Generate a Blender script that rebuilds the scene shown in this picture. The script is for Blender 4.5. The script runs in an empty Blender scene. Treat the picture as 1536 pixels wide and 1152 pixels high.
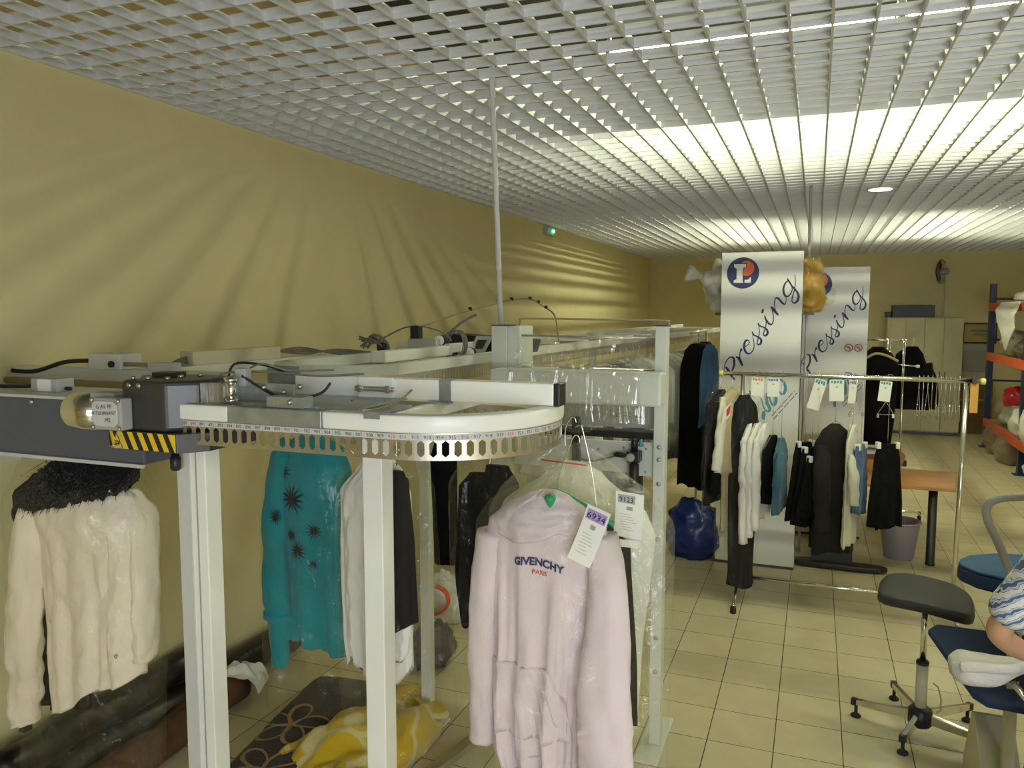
import bpy, bmesh, math, random
from math import sin, cos, pi, sqrt, radians
from mathutils import Vector, Matrix, noise
random.seed(7)
SC = bpy.context.scene
COL = SC.collection

# ------------------------------------------------------------------ materials
def mat(name, col, rough=.6, metal=0., var=0., vscale=8., bump=0., bscale=60., spec=.5, sheen=0., coat=0., emit=None, estr=0., stretch=None):
    m = bpy.data.materials.new(name); m.use_nodes = True
    nt = m.node_tree; N = nt.nodes; L = nt.links
    b = N['Principled BSDF']
    b.inputs['Roughness'].default_value = rough
    b.inputs['Metallic'].default_value = metal
    b.inputs['Specular IOR Level'].default_value = spec
    if sheen: b.inputs['Sheen Weight'].default_value = sheen
    if coat: b.inputs['Coat Weight'].default_value = coat
    tc = N.new('ShaderNodeTexCoord')
    src = tc.outputs['Object']
    if stretch:
        mp = N.new('ShaderNodeMapping'); mp.inputs['Scale'].default_value = stretch
        L.new(src, mp.inputs['Vector']); src = mp.outputs['Vector']
    nz = N.new('ShaderNodeTexNoise'); nz.inputs['Scale'].default_value = vscale; nz.inputs['Detail'].default_value = 5
    L.new(src, nz.inputs['Vector'])
    rp = N.new('ShaderNodeValToRGB')
    c0 = [max(0, c * (1 - var)) for c in col]; c1 = [min(1, c * (1 + var)) for c in col]
    rp.color_ramp.elements[0].position = .3; rp.color_ramp.elements[1].position = .7
    rp.color_ramp.elements[0].color = (*c0, 1); rp.color_ramp.elements[1].color = (*c1, 1)
    L.new(nz.outputs['Fac'], rp.inputs['Fac']); L.new(rp.outputs['Color'], b.inputs['Base Color'])
    if bump:
        n2 = N.new('ShaderNodeTexNoise'); n2.inputs['Scale'].default_value = bscale; n2.inputs['Detail'].default_value = 3
        L.new(src, n2.inputs['Vector'])
        bp = N.new('ShaderNodeBump'); bp.inputs['Strength'].default_value = bump; bp.inputs['Distance'].default_value = .01
        L.new(n2.outputs['Fac'], bp.inputs['Height']); L.new(bp.outputs['Normal'], b.inputs['Normal'])
    if emit:
        b.inputs['Emission Color'].default_value = (*emit, 1); b.inputs['Emission Strength'].default_value = estr
    return m

def plastic(name, tint=(1, 1, .97), fac=.13, white=.25, bump=.6, bscale=14., rough=.13, wcol=(.9, .9, .84), stretch=(1, 1, 1)):
    """thin polythene film: mostly clear, glossy streaks, a little milky"""
    m = bpy.data.materials.new(name); m.use_nodes = True
    nt = m.node_tree; N = nt.nodes; L = nt.links; N.clear()
    out = N.new('ShaderNodeOutputMaterial')
    tr = N.new('ShaderNodeBsdfTransparent'); tr.inputs['Color'].default_value = (*tint, 1)
    gl = N.new('ShaderNodeBsdfGlossy'); gl.inputs['Roughness'].default_value = rough; gl.inputs['Color'].default_value = (1, 1, 1, 1)
    df = N.new('ShaderNodeBsdfDiffuse'); df.inputs['Color'].default_value = (*wcol, 1)
    m1 = N.new('ShaderNodeMixShader'); m1.inputs[0].default_value = white
    m2 = N.new('ShaderNodeMixShader')
    L.new(gl.outputs[0], m1.inputs[1]); L.new(df.outputs[0], m1.inputs[2])
    lw = N.new('ShaderNodeLayerWeight'); lw.inputs['Blend'].default_value = .25
    ma = N.new('ShaderNodeMath'); ma.operation = 'MULTIPLY_ADD'; ma.inputs[1].default_value = .17 if white > .1 else .09; ma.inputs[2].default_value = fac
    ma.use_clamp = True
    L.new(lw.outputs['Facing'], ma.inputs[0]); L.new(ma.outputs[0], m2.inputs[0])
    L.new(tr.outputs[0], m2.inputs[1]); L.new(m1.outputs[0], m2.inputs[2]); L.new(m2.outputs[0], out.inputs[0])
    tc = N.new('ShaderNodeTexCoord'); nz = N.new('ShaderNodeTexNoise'); nz.inputs['Scale'].default_value = bscale; nz.inputs['Detail'].default_value = 4
    nz.inputs['Distortion'].default_value = 1.2
    mpp = N.new('ShaderNodeMapping'); mpp.inputs['Scale'].default_value = stretch; L.new(tc.outputs['Object'], mpp.inputs['Vector']); L.new(mpp.outputs['Vector'], nz.inputs['Vector'])
    bp = N.new('ShaderNodeBump'); bp.inputs['Strength'].default_value = bump; bp.inputs['Distance'].default_value = .02
    L.new(nz.outputs['Fac'], bp.inputs['Height'])
    L.new(bp.outputs['Normal'], gl.inputs['Normal']); L.new(bp.outputs['Normal'], lw.inputs['Normal'])
    return m

M = {}
M['white'] = mat('white_enamel', (.86, .86, .80), .32, var=.04, vscale=3)
M['machine'] = mat('machine_enamel', (.66, .68, .62), .4, var=.04, vscale=3)
M['cream'] = mat('cream_enamel', (.62, .58, .44), .45, var=.05)
M['galv'] = mat('galvanised_steel', (.42, .46, .46), .42, .75, var=.15, vscale=25)
M['chrome'] = mat('chrome', (.75, .74, .68), .14, 1.0)
M['steel'] = mat('brushed_steel', (.58, .53, .45), .40, .95, var=.12, vscale=20)
M['blade'] = mat('louvre_white', (.68, .69, .71), .5)
M['dkgrey'] = mat('dark_grey_metal', (.075, .072, .072), .38, .55, var=.1, bump=.05, bscale=300)
M['bluegrey'] = mat('blue_grey_enamel', (.105, .115, .15), .5, .1, var=.05)
M['black'] = mat('black_plastic', (.012, .012, .014), .42)
M['rubber'] = mat('black_rubber', (.018, .018, .02), .8)
M['grey'] = mat('grey_plastic', (.40, .41, .40), .55, var=.04)
M['ltgrey'] = mat('light_grey_plastic', (.60, .60, .58), .55)
M['yellow'] = mat('hazard_yellow', (.85, .58, .02), .45, var=.05)
M['ink'] = mat('black_ink', (.015, .015, .02), .6)
M['navyink'] = mat('navy_ink', (.018, .022, .11), .5)
M['redink'] = mat('red_ink', (.55, .06, .04), .6)
M['orange_d'] = mat('orange_vinyl', (.75, .13, .03), .5)
M['tealink'] = mat('teal_ink', (.10, .30, .36), .5)
M['paper'] = mat('white_paper', (.82, .82, .74), .8)
M['greyink'] = mat('grey_print', (.35, .35, .33), .8)
M['lilac'] = mat('lilac_label', (.42, .30, .62), .8)
M['panel'] = mat('white_panel', (.74, .74, .70), .34, var=.03, vscale=2)
M['wood'] = mat('beech_desk', (.50, .22, .055), .45, var=.22, vscale=7, stretch=(1, 14, 1))
M['plast'] = plastic('clear_film', fac=.022, white=.06, bump=1.2, bscale=11, rough=.07)
M['plast2'] = plastic('milky_film', fac=.08, white=.22, bump=1.4, bscale=13, rough=.09)
M['plast3'] = plastic('film_web', fac=.17, white=.28, bump=1.3, bscale=5.5, rough=.08, stretch=(1.7, 1, .3))
M['sack'] = plastic('cloudy_sack', fac=.42, white=.86, bump=.8, bscale=10, rough=.2)
M['screen'] = mat('green_screen', (.03, .07, .015), .3)
M['led'] = mat('green_led', (.02, .4, .05), .4, emit=(.05, 1, .2), estr=14)
M['cable'] = mat('grey_cable', (.16, .155, .13), .6)
M['bcable'] = mat('black_cable', (.015, .014, .013), .6)
M['tan'] = mat('tan_tube', (.32, .27, .16), .5)
M['dgreen'] = mat('green_plastic', (.02, .33, .13), .4)

def fabric(name, col, var=.08, bump=.25, bscale=350., rough=.9, sheen=.2, vscale=6):
    return mat(name, col, rough, var=var, vscale=vscale, bump=bump, bscale=bscale, spec=.15, sheen=sheen)
F = dict(pink=fabric('pink_fleece', (.72, .61, .65), .03), cream=fabric('cream_cotton', (.86, .77, .64), .04, bump=.5, bscale=26), teal=fabric('teal_cotton', (.015, .21, .24), .12),
         white=fabric('white_cotton', (.76, .74, .70), .03), charcoal=fabric('charcoal_wool', (.024, .021, .019), .15, sheen=.05), black=fabric('black_cloth', (.005, .005, .006), .2, sheen=.0),
         beige=fabric('beige_cotton', (.50, .42, .27), .08), ivory=fabric('ivory_cotton', (.72, .71, .60), .04), tealblue=fabric('teal_blue_cotton', (.05, .14, .20), .1),
         denim=fabric('blue_denim', (.07, .13, .25), .2), brownblk=fabric('dark_brown_wool', (.018, .017, .014), .2, sheen=.03), lgrey=fabric('light_grey_cotton', (.42, .43, .42), .08),
         grey=fabric('grey_cotton', (.16, .16, .17), .1), blue=fabric('blue_cotton', (.10, .20, .42), .1), navy=fabric('navy_cotton', (.012, .03, .075), .15), fur=fabric('black_fur', (.010, .009, .010), .4, bump=1., bscale=90, vscale=40, sheen=.1),
         ytowel=None)

# ------------------------------------------------------------------ mesh building
class MB:
    def __init__(s): s.v = []; s.f = []
    def add(s, vs, fs):
        o = len(s.v); s.v += [tuple(v) for v in vs]; s.f += [tuple(i + o for i in f) for f in fs]; return s
    def box(s, c, d, R=None):
        x, y, z = d[0] / 2, d[1] / 2, d[2] / 2
        vs = [Vector(p) for p in ((-x, -y, -z), (x, -y, -z), (x, y, -z), (-x, y, -z), (-x, -y, z), (x, -y, z), (x, y, z), (-x, y, z))]
        if R is not None: vs = [R @ v for v in vs]
        vs = [v + Vector(c) for v in vs]
        return s.add(vs, [(0, 3, 2, 1), (4, 5, 6, 7), (0, 1, 5, 4), (1, 2, 6, 5), (2, 3, 7, 6), (3, 0, 4, 7)])
    def bb(s, x0, x1, y0, y1, z0, z1): return s.box(((x0 + x1) / 2, (y0 + y1) / 2, (z0 + z1) / 2), (abs(x1 - x0), abs(y1 - y0), abs(z1 - z0)))
    def tube(s, pts, r, n=8, closed=False, flat=1.):
        P = [Vector(p) for p in pts]; m = len(P)
        rs = r if isinstance(r, (list, tuple)) else [r] * m
        T = []
        for i in range(m):
            a = P[(i - 1) % m] if (closed or i) else P[0]; b = P[(i + 1) % m] if (closed or i < m - 1) else P[-1]
            t = (b - a); T.append(t.normalized() if t.length > 1e-9 else Vector((0, 0, 1)))
        up = Vector((0, 0, 1)) if abs(T[0].z) < .9 else Vector((0, 1, 0))
        u = T[0].cross(up).normalized(); vs = []
        for i in range(m):
            u = (u - T[i] * u.dot(T[i])); u = u.normalized() if u.length > 1e-6 else T[i].orthogonal().normalized()
            w = T[i].cross(u)
            for k in range(n):
                a = 2 * pi * k / n; vs.append(P[i] + (u * cos(a) + w * sin(a) * flat) * rs[i])
        fs = []
        for i in range(m if closed else m - 1):
            for k in range(n):
                j = (i + 1) % m
                fs.append((i * n + k, i * n + (k + 1) % n, j * n + (k + 1) % n, j * n + k))
        if not closed: fs += [tuple(range(n - 1, -1, -1)), tuple((m - 1) * n + k for k in range(n))]
        return s.add(vs, fs)
    def cyl(s, a, b, r, n=16, r2=None): return s.tube([a, b], [r, r if r2 is None else r2], n)
    def lathe(s, prof, c=(0, 0, 0), n=20, axis='z'):
        """prof: (radius, height) pairs, capped both ends"""
        vs = []
        for r, h in prof:
            for k in range(n):
                a = 2 * pi * k / n; p = (r * cos(a), r * sin(a), h)
                if axis == 'x': p = (h, r * cos(a), r * sin(a))
                if axis == 'y': p = (r * cos(a), h, r * sin(a))
                vs.append(Vector(p) + Vector(c))
        fs = [(i * n + k, i * n + (k + 1) % n, (i + 1) * n + (k + 1) % n, (i + 1) * n + k) for i in range(len(prof) - 1) for k in range(n)]
        fs += [tuple(range(n - 1, -1, -1)), tuple((len(prof) - 1) * n + k for k in range(n))]
        return s.add(vs, fs)
    def prism(s, poly, h0, h1, fn=None):
        """polygon extruded; fn(u,v,h) -> point"""
        fn = fn or (lambda u, v, h: (u, v, h)); n = len(poly)
        vs = [fn(u, v, h0) for u, v in poly] + [fn(u, v, h1) for u, v in poly]
        return s.add(vs, [tuple(range(n - 1, -1, -1)), tuple(range(n, 2 * n))] + [(k, (k + 1) % n, n + (k + 1) % n, n + k) for k in range(n)])
    def ribbon(s, pts, w, fn, h=.0012):
        """flat stroke along 2-D points, raised h above a surface; fn(u,v,h)"""
        pts = smooth(pts, 4); n = len(pts); vs = []
        for i, p in enumerate(pts):
            a = pts[max(0, i - 1)]; b = pts[min(n - 1, i + 1)]; dx, dy = b[0] - a[0], b[1] - a[1]; l = sqrt(dx * dx + dy * dy) or 1
            t = i / (n - 1); ww = w * (.45 + .55 * sin(pi * min(1, max(0, t * .9 + .05)))) * (1 + .35 * (dy / l if True else 0)) / 2
            nx, ny = -dy / l * ww, dx / l * ww
            vs += [fn(p[0] + nx, p[1] + ny, h), fn(p[0] - nx, p[1] - ny, h)]
        return s.add(vs, [(2 * i, 2 * i + 1, 2 * i + 3, 2 * i + 2) for i in range(n - 1)])
    def text(s, txt, size, fn, h=.0008, align='CENTER', sx=1., bold=0.):
        vs, fs = text_mesh(txt, align, bold)
        return s.add([fn(x * size * sx, y * size, h) for x, y in vs], fs)
    def mesh(s, name):
        me = bpy.data.meshes.new(name); me.from_pydata(s.v, [], s.f); me.validate(); me.update()
        bm = bmesh.new(); bm.from_mesh(me); bmesh.ops.recalc_face_normals(bm, faces=bm.faces); bm.to_mesh(me); bm.free()
        return me
    def build(s, name, m, parent=None, smooth_=False, bevel=0., seg=2, subsurf=0, solid=0., loc=None, rz=0., kind=None, label=None, matrix=None):
        me = s.mesh(name); me.materials.append(M[m] if isinstance(m, str) else m)
        o = bpy.data.objects.new(name, me); COL.objects.link(o)
        if parent is not None: o.parent = parent
        if loc is not None: o.location = loc
        if rz: o.rotation_euler[2] = rz
        if smooth_:
            for p in me.polygons: p.use_smooth = True
        if solid:
            k = o.modifiers.new('Solid', 'SOLIDIFY'); k.thickness = solid; k.offset = 0
        if bevel:
            k = o.modifiers.new('Bevel', 'BEVEL'); k.width = bevel; k.segments = seg; k.limit_method = 'ANGLE'; k.angle_limit = radians(40)
        if subsurf:
            k = o.modifiers.new('Sub', 'SUBSURF'); k.levels = subsurf; k.render_levels = subsurf
        if kind: o['kind'] = kind
        if label: o['label'] = label
        return o

def smooth(pts, k=4):
    """Catmull-Rom through the points"""
    if len(pts) < 3: return [tuple(p) for p in pts]
    P = [Vector(p) if len(p) == 3 else Vector((p[0], p[1], 0)) for p in pts]; d = len(pts[0]); out = []
    for i in range(len(P) - 1):
        a, b, c, e = P[max(0, i - 1)], P[i], P[i + 1], P[min(len(P) - 1, i + 2)]
        for j in range(k):
            t = j / k; out.append(.5 * ((2 * b) + (c - a) * t + (2 * a - 5 * b + 4 * c - e) * t * t + (3 * b - a - 3 * c + e) * t ** 3))
    out.append(P[-1])
    return [tuple(p)[:d] for p in out]

_tc = {}
def text_mesh(txt, align='CENTER', bold=0.):
    k = (txt, align, bold)
    if k not in _tc:
        cu = bpy.data.curves.new('lettering', 'FONT'); cu.body = txt; cu.align_x = align; cu.size = 1.; cu.resolution_u = 2; cu.offset = bold
        o = bpy.data.objects.new('lettering', cu); COL.objects.link(o)
        bpy.context.view_layer.update()
        me = o.evaluated_get(bpy.context.evaluated_depsgraph_get()).to_mesh()
        _tc[k] = ([(v.co.x, v.co.y) for v in me.vertices], [tuple(p.vertices) for p in me.polygons])
        bpy.data.objects.remove(o); bpy.data.curves.remove(cu)
    return _tc[k]

def tag(o, label, cat, group=None):
    o['label'] = label; o['category'] = cat
    if group: o['group'] = group
    return o
def thing(name, loc, label, cat, group=None, rz=0.):
    o = bpy.data.objects.new(name, None); COL.objects.link(o); o.location = loc; o.rotation_euler[2] = rz; o.empty_display_size = .05
    return tag(o, label, cat, group)
def dup(root, loc, rz=None, label=None, group=None):
    r = root.copy(); COL.objects.link(r); r.location = loc
    if rz is not None: r.rotation_euler[2] = rz
    if label: r['label'] = label
    if group: r['group'] = group
    for ch in list(root.children):
        c = ch.copy(); COL.objects.link(c); c.parent = r
        for g in ch.children:
            d = g.copy(); COL.objects.link(d); d.parent = c
    return r
def nz(x, y, z=0.): return noise.noise(Vector((x, y, z)))

# ------------------------------------------------------------------ hanging cloth
def lerp_rows(rows, z):
    """rows sorted from top z downwards: (z, xl, xr, th)"""
    if z >= rows[0][0]: return rows[0][1:]
    for a, b in zip(rows, rows[1:]):
        if z >= b[0]:
            t = (a[0] - z) / (a[0] - b[0]); t2 = t * t * (3 - 2 * t); t = .5 * t + .5 * t2
            return tuple(p + (q - p) * t for p, q in zip(a[1:], b[1:]))
    return rows[-1][1:]
class Cloth:
    """a hanging garment body: flat rounded section between left and right outline, with vertical folds that open downwards and fine creases"""
    def __init__(s, rows, folds=5, amp=.02, crease=.006, seed=0, top_calm=.25, nu=64, nzr=56, hem=0., cap=True, zwav=0., cfreq=9., drop=None):
        s.rows = rows; s.folds = folds; s.amp = amp; s.cr = crease; s.sd = seed * 13.7 + .37; s.tc = top_calm; s.nu = nu; s.nz = nzr; s.hem = hem; s.cap = cap; s.zwav = zwav; s.cf = cfreq; s.drop = drop
    def disp(s, u, z):
        z0, z1 = s.rows[0][0], s.rows[-1][0]; t = (z0 - z) / (z0 - z1)
        a = s.amp * max(0, min(1, (t - s.tc * .3) / max(.05, .9 - s.tc * .3)))
        ph = 1.3 * nz(s.sd, t * 1.6, u * .7) * 2
        d = a * (sin(u * s.folds * pi * .5 + s.sd + ph) + .45 * sin(u * s.folds * 1.31 * pi + 2.1 * s.sd - ph))
        d += s.cr * (nz(u * s.cf * .6 + s.sd, t * s.cf, s.sd) + .6 * nz(u * s.cf * 1.9, t * s.cf * 1.7 + s.sd, 3.))
        return d
    def front(s, x, z):
        xl, xr, th = lerp_rows(s.rows, z); c, w = (xl + xr) / 2, (xr - xl) / 2
        u = max(-1, min(1, (x - c) / w)); return -th * (1 - abs(u) ** 2.6) ** .6 - s.disp(u, z) * (1 - u ** 6)
    def mb(s, mb=None, za=None, zb=None, infl=0.):
        mb = mb or MB(); vs = []; z0, z1 = s.rows[0][0], s.rows[-1][0]; za = z0 if za is None else za; zb = z1 if zb is None else zb
        for i in range(s.nz + 1):
            z = za + (zb - za) * i / s.nz; t = (z0 - z) / (z0 - z1); xl, xr, th = lerp_rows(s.rows, z); c, w = (xl + xr) / 2, (xr - xl) / 2
            for k in range(s.nu):
                a = 2 * pi * k / s.nu; u = -cos(a); u = math.copysign(abs(u) ** .8, u)
                sg = -1 if k < s.nu / 2 else 1
                y = sg * (th + infl) * (1 - min(1, abs(u)) ** 2.6) ** .6 - s.disp(u, z) * (1 - u ** 6)
                zz = z + (s.zwav * t * t * (sin(u * 3.1 + s.sd) + .5 * sin(u * 7 + s.sd * 2)) if s.zwav else 0)
                if s.drop: zz += s.drop(u) * t * t
                vs.append((c + w * u, y, zz))
        n = s.nu
        fs = [(i * n + k, i * n + (k + 1) % n, (i + 1) * n + (k + 1) % n, (i + 1) * n + k) for i in range(s.nz) for k in range(n)]
        fs.append(tuple(range(n)))
        if s.cap:
            base = s.nz * n; o = len(vs)
            for k in range(n):
                v = vs[base + k]; vs.append((v[0] * .97 + .03 * vs[base][0], v[1] * .6, v[2] + .02))
            fs += [(base + k, base + (k + 1) % n, o + (k + 1) % n, o + k) for k in range(n)]; fs.append(tuple(o + k for k in range(n)))
        return mb.add(vs, fs)

def sleeve_mb(path, rx, ry, seed=0, cr=.006, n=20, k=7, mb=None):
    """flattened tube (rx sideways, ry in depth) with elbow creases"""
    mb = mb or MB(); P = smooth(path, k); m = len(P); vs = []
    R = smooth([(a, b) for a, b in zip(rx, ry)], k) if len(rx) > 2 else [(rx[0] + (rx[1] - rx[0]) * i / (m - 1), ry[0] + (ry[1] - ry[0]) * i / (m - 1)) for i in range(m)]
    for i, p in enumerate(P):
        a = Vector(P[max(0, i - 1)]); b = Vector(P[min(m - 1, i + 1)]); t = (b - a).normalized(); side = t.cross(Vector((0, 1, 0)));
        side = side.normalized() if side.length > .1 else Vector((1, 0, 0))
        for q in range(n):
            an = 2 * pi * q / n; w = cr * (nz(i * .45 + seed, q * .35, seed) + .7 * sin(i * .9 + q * .3 + seed) * nz(i * .2, seed, q * .2)) * 1.6
            v = Vector(p) + side * (R[i][0] + w) * cos(an) + Vector((0, 1, 0)) * (R[i][1] + w) * sin(an); vs.append(v)
    fs = [(i * n + q, i * n + (q + 1) % n, (i + 1) * n + (q + 1) % n, (i + 1) * n + q) for i in range(m - 1) for q in range(n)]
    fs += [tuple(range(n)), tuple((m - 1) * n + q for q in range(n))]
    return mb.add(vs, fs)

def hanger_mb(zt, w=.2, drop=.11, hook=.07, r=.0016, yaw=0., mb=None):
    """wire hanger: hook over the rail, neck, two arms and the bar; zt = where the hook rests"""
    mb = mb or MB()
    hk = [(cos(a) * .016, 0, zt + .002 + sin(a) * .016 - .016) for a in [radians(d) for d in (200, 160, 120, 90, 50, 10, -30)]] + [(0.001, 0, zt - .055), (0, 0, zt - hook - .01)]
    mb.tube(smooth(hk, 3), r, 6)
    z = zt - hook
    mb.tube([(0, 0, z), (-w, 0, z - drop), (w, 0, z - drop), (0, 0, z)], r, 6)
    return mb

def film(rows, seed=0, amp=.02, crease=.02, folds=6, nu=48, nzr=40, zwav=.03):
    return Cloth(rows, folds=folds, amp=amp, crease=crease, seed=seed, top_calm=0., nu=nu, nzr=nzr, cap=False, zwav=zwav, cfreq=7).mb()
def film_build(mb, name, m, parent, **k):
    # films are open below: drop the top cap too
    mb.f = [f for f in mb.f if len(f) <= 4]
    return mb.build(name, m, parent, True, **k)
# ------------------------------------------------------------------ room
XL, XR, YB, YF, ZC, ZP = -2.975, 4.6, -2.6, 14.92, 3.012, 4.0
def floor_mat():
    m = bpy.data.materials.new('floor_tiles'); m.use_nodes = True; nt = m.node_tree; N = nt.nodes; L = nt.links; b = N['Principled BSDF']
    tc = N.new('ShaderNodeTexCoord'); mp = N.new('ShaderNodeMapping'); mp.inputs['Location'].default_value = (.7116 + .296 * 40, -.1886 + .3102 * 40, 0)
    L.new(tc.outputs['Object'], mp.inputs['Vector'])
    br = N.new('ShaderNodeTexBrick'); br.offset = 0; br.squash = 1
    for k, v in (('Scale', 1.), ('Mortar Size', .0026), ('Mortar Smooth', .3), ('Brick Width', .296), ('Row Height', .3102), ('Bias', 0.)): br.inputs[k].default_value = v
    br.inputs['Color1'].default_value = (.62, .55, .35, 1); br.inputs['Color2'].default_value = (.58, .515, .32, 1); br.inputs['Mortar'].default_value = (.05, .042, .022, 1)
    L.new(mp.outputs['Vector'], br.inputs['Vector'])
    nz_ = N.new('ShaderNodeTexNoise'); nz_.inputs['Scale'].default_value = 6; nz_.inputs['Detail'].default_value = 6; L.new(mp.outputs['Vector'], nz_.inputs['Vector'])
    mx = N.new('ShaderNodeMix'); mx.data_type = 'RGBA'; mx.blend_type = 'MULTIPLY'; mx.inputs['Factor'].default_value = .35
    rp = N.new('ShaderNodeValToRGB'); rp.color_ramp.elements[0].color = (.72, .68, .6, 1); rp.color_ramp.elements[0].position = .3; rp.color_ramp.elements[1].position = .7
    L.new(nz_.outputs['Fac'], rp.inputs['Fac']); L.new(br.outputs['Color'], mx.inputs['A']); L.new(rp.outputs['Color'], mx.inputs['B']); L.new(mx.outputs['Result'], b.inputs['Base Color'])
    bp = N.new('ShaderNodeBump'); bp.invert = True; bp.inputs['Strength'].default_value = .3; bp.inputs['Distance'].default_value = .003
    L.new(br.outputs['Fac'], bp.inputs['Height']); L.new(bp.outputs['Normal'], b.inputs['Normal'])
    b.inputs['Roughness'].default_value = .3; b.inputs['Specular IOR Level'].default_value = .35
    return m
M['floor'] = floor_mat()
M['wall'] = mat('wall_paint', (.72, .64, .36), .75, var=.035, vscale=2.2, bump=.08, bscale=120)
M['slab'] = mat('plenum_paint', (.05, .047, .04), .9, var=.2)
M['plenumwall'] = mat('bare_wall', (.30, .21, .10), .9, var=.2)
def struct(n, mb, m, **k): return mb.build(n, m, kind='structure', **k)
struct('floor', MB().bb(XL - .1, XR + .1, YB - .1, YF + .1, -.1, 0), 'floor')
struct('wall_left', MB().bb(XL - .1, XL, YB - .1, YF + .1, 0, ZC + .05), 'wall')
struct('wall_back', MB().bb(XL, XR, YF, YF + .1, 0, ZC + .05), 'wall')
struct('wall_right', MB().bb(XR, XR + .1, YB - .1, YF + .1, 0, ZC + .05), 'wall')
struct('wall_front', MB().bb(XL, .2, YB - .1, YB, 0, ZC + .05).bb(3.6, XR, YB - .1, YB, 0, ZC + .05).bb(.2, 3.6, YB - .1, YB, 0, .5).bb(.2, 3.6, YB - .1, YB, 2.7, ZC + .05), 'wall')
p_ = MB(); p_.bb(XL - .1, XL, YB - .1, YF + .1, ZC + .05, ZP).bb(XR, XR + .1, YB - .1, YF + .1, ZC + .05, ZP).bb(XL, XR, YF, YF + .1, ZC + .05, ZP).bb(XL, XR, YB - .1, YB, ZC + .05, ZP)
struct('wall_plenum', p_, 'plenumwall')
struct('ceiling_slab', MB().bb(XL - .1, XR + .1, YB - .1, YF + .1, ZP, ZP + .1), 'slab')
# open-cell louvre ceiling: crossing blades
HB = .042; PX, PY = .1425, .1485
g = MB()
i0 = int((XL - .019) / PX); x = .019 + PX * math.ceil((XL - .019) / PX)
while x < XR: g.bb(x - .005, x + .005, YB, YF, ZC, ZC + .034); x += PX
y = 3.218 + PY * math.ceil((YB - 3.218) / PY)
while y < YF: g.bb(XL, XR, y - .0035, y + .0035, ZC + .0005, ZC + HB); y += PY
g.bb(XL, XL + .02, YB, YF, ZC - .002, ZC + HB).bb(XL, XR, YF - .03, YF, ZC - .002, ZC + HB)
struct('ceiling', g, 'blade')
# unseen window added behind the camera to let in cool fill light
wf = MB()
for a in (.2, 1.9, 3.56): wf.bb(a, a + .04, YB - .08, YB - .02, .5, 2.7)
for a in (.5, 2.66): wf.bb(.2, 3.6, YB - .08, YB - .02, a, a + .04)
struct('added_window_1', wf, 'white')
gl = MB().bb(.24, 3.56, YB - .055, YB - .05, .54, 2.66)
M['glass'] = plastic('window_glass', tint=(1, 1, 1), fac=.02, white=0., bump=0., rough=.02)
o = struct('added_window_2', gl, 'glass')

# ------------------------------------------------------------------ luminaires above the louvres
M['tube'] = mat('fluorescent_tube', (.9, .9, .9), .4, emit=(.97, 1., .68), estr=140)
def luminaire(x, y, along, label, n, L_=1.42, z=3.46):
    """tube at height z, white batten above"""
    t = thing('fluorescent_luminaire', (x, y, z), label, 'ceiling light', 'fluorescent tubes above the louvred ceiling', 0 if along == 'x' else pi / 2)
    b = MB().bb(-.74, .74, -.022, .022, .10, .15).bb(-.74, -.72, -.015, .015, -.02, .11).bb(.72, .74, -.015, .015, -.02, .11)
    b.build('batten', 'grey', t, bevel=.004)
    MB().cyl((-L_ / 2, 0, 0), (L_ / 2, 0, 0), .017, 12).build('tube', 'tube', t, True, label='bright white tube')
    return t
k = 0
for x in (-.40, 1.08, 2.56): luminaire(x, 4.41, 'x', ['lit tube across the ceiling, the end nearest the long wall', 'lit tube across the ceiling, in the middle of its row', 'lit tube across the ceiling, at the far end of its row'][k], k); k += 1
k = 0
for x in (-.85, 1.25, 3.3):
    for y in (9.5, 11.0): luminaire(x, y, 'y', 'lit tube lengthwise above the far louvres %s, %s of its pair' % (['beside the white banners', 'over the work table', 'over the storage racks'][k // 2], ['first', 'second'][k % 2]), k); k += 1
k = 0
for x, y in ((1.3, -.2), (2.8, -.2)): luminaire(x, y, 'x', ['added unseen tube above the louvres nearest the added window', 'added unseen tube above the louvres, end near the right wall'][k], k); k += 1  # out-of-view tubes added behind the camera to light the foreground
# recessed round downlight
t = thing('downlight', (.455, 7.2, ZC), 'round white recessed downlight glowing in the louvred ceiling', 'ceiling light')
M['spot'] = mat('downlight_lens', (.9, .9, .9), .4, emit=(1, .98, .88), estr=9)
MB().lathe([(.075, -.004), (.105, -.004), (.105, .03), (.09, .06), (.075, .06)], n=28).build('ring', 'white', t, True)
MB().lathe([(.088, -.006), (.088, .0)], n=28).build('lens', 'spot', t)
# emergency exit sign with a green lamp on the long wall
t = thing('exit_sign', (XL, 8.8, 2.93), 'small clear emergency sign with a glowing green lamp high on the long wall', 'exit sign')
MB().bb(.0, .05, -.16, .16, -.03, .06).build('housing', 'grey', t, bevel=.006)
MB().bb(.02, .028, -.14, .14, -.12, -.03).build('plate', 'plast2', t)
MB().lathe([(.016, 0), (.02, .012), (.012, .022)], (.05, .05, .02), axis='x', n=12).build('lamp', 'led', t, True, label='glowing green lamp')

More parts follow.
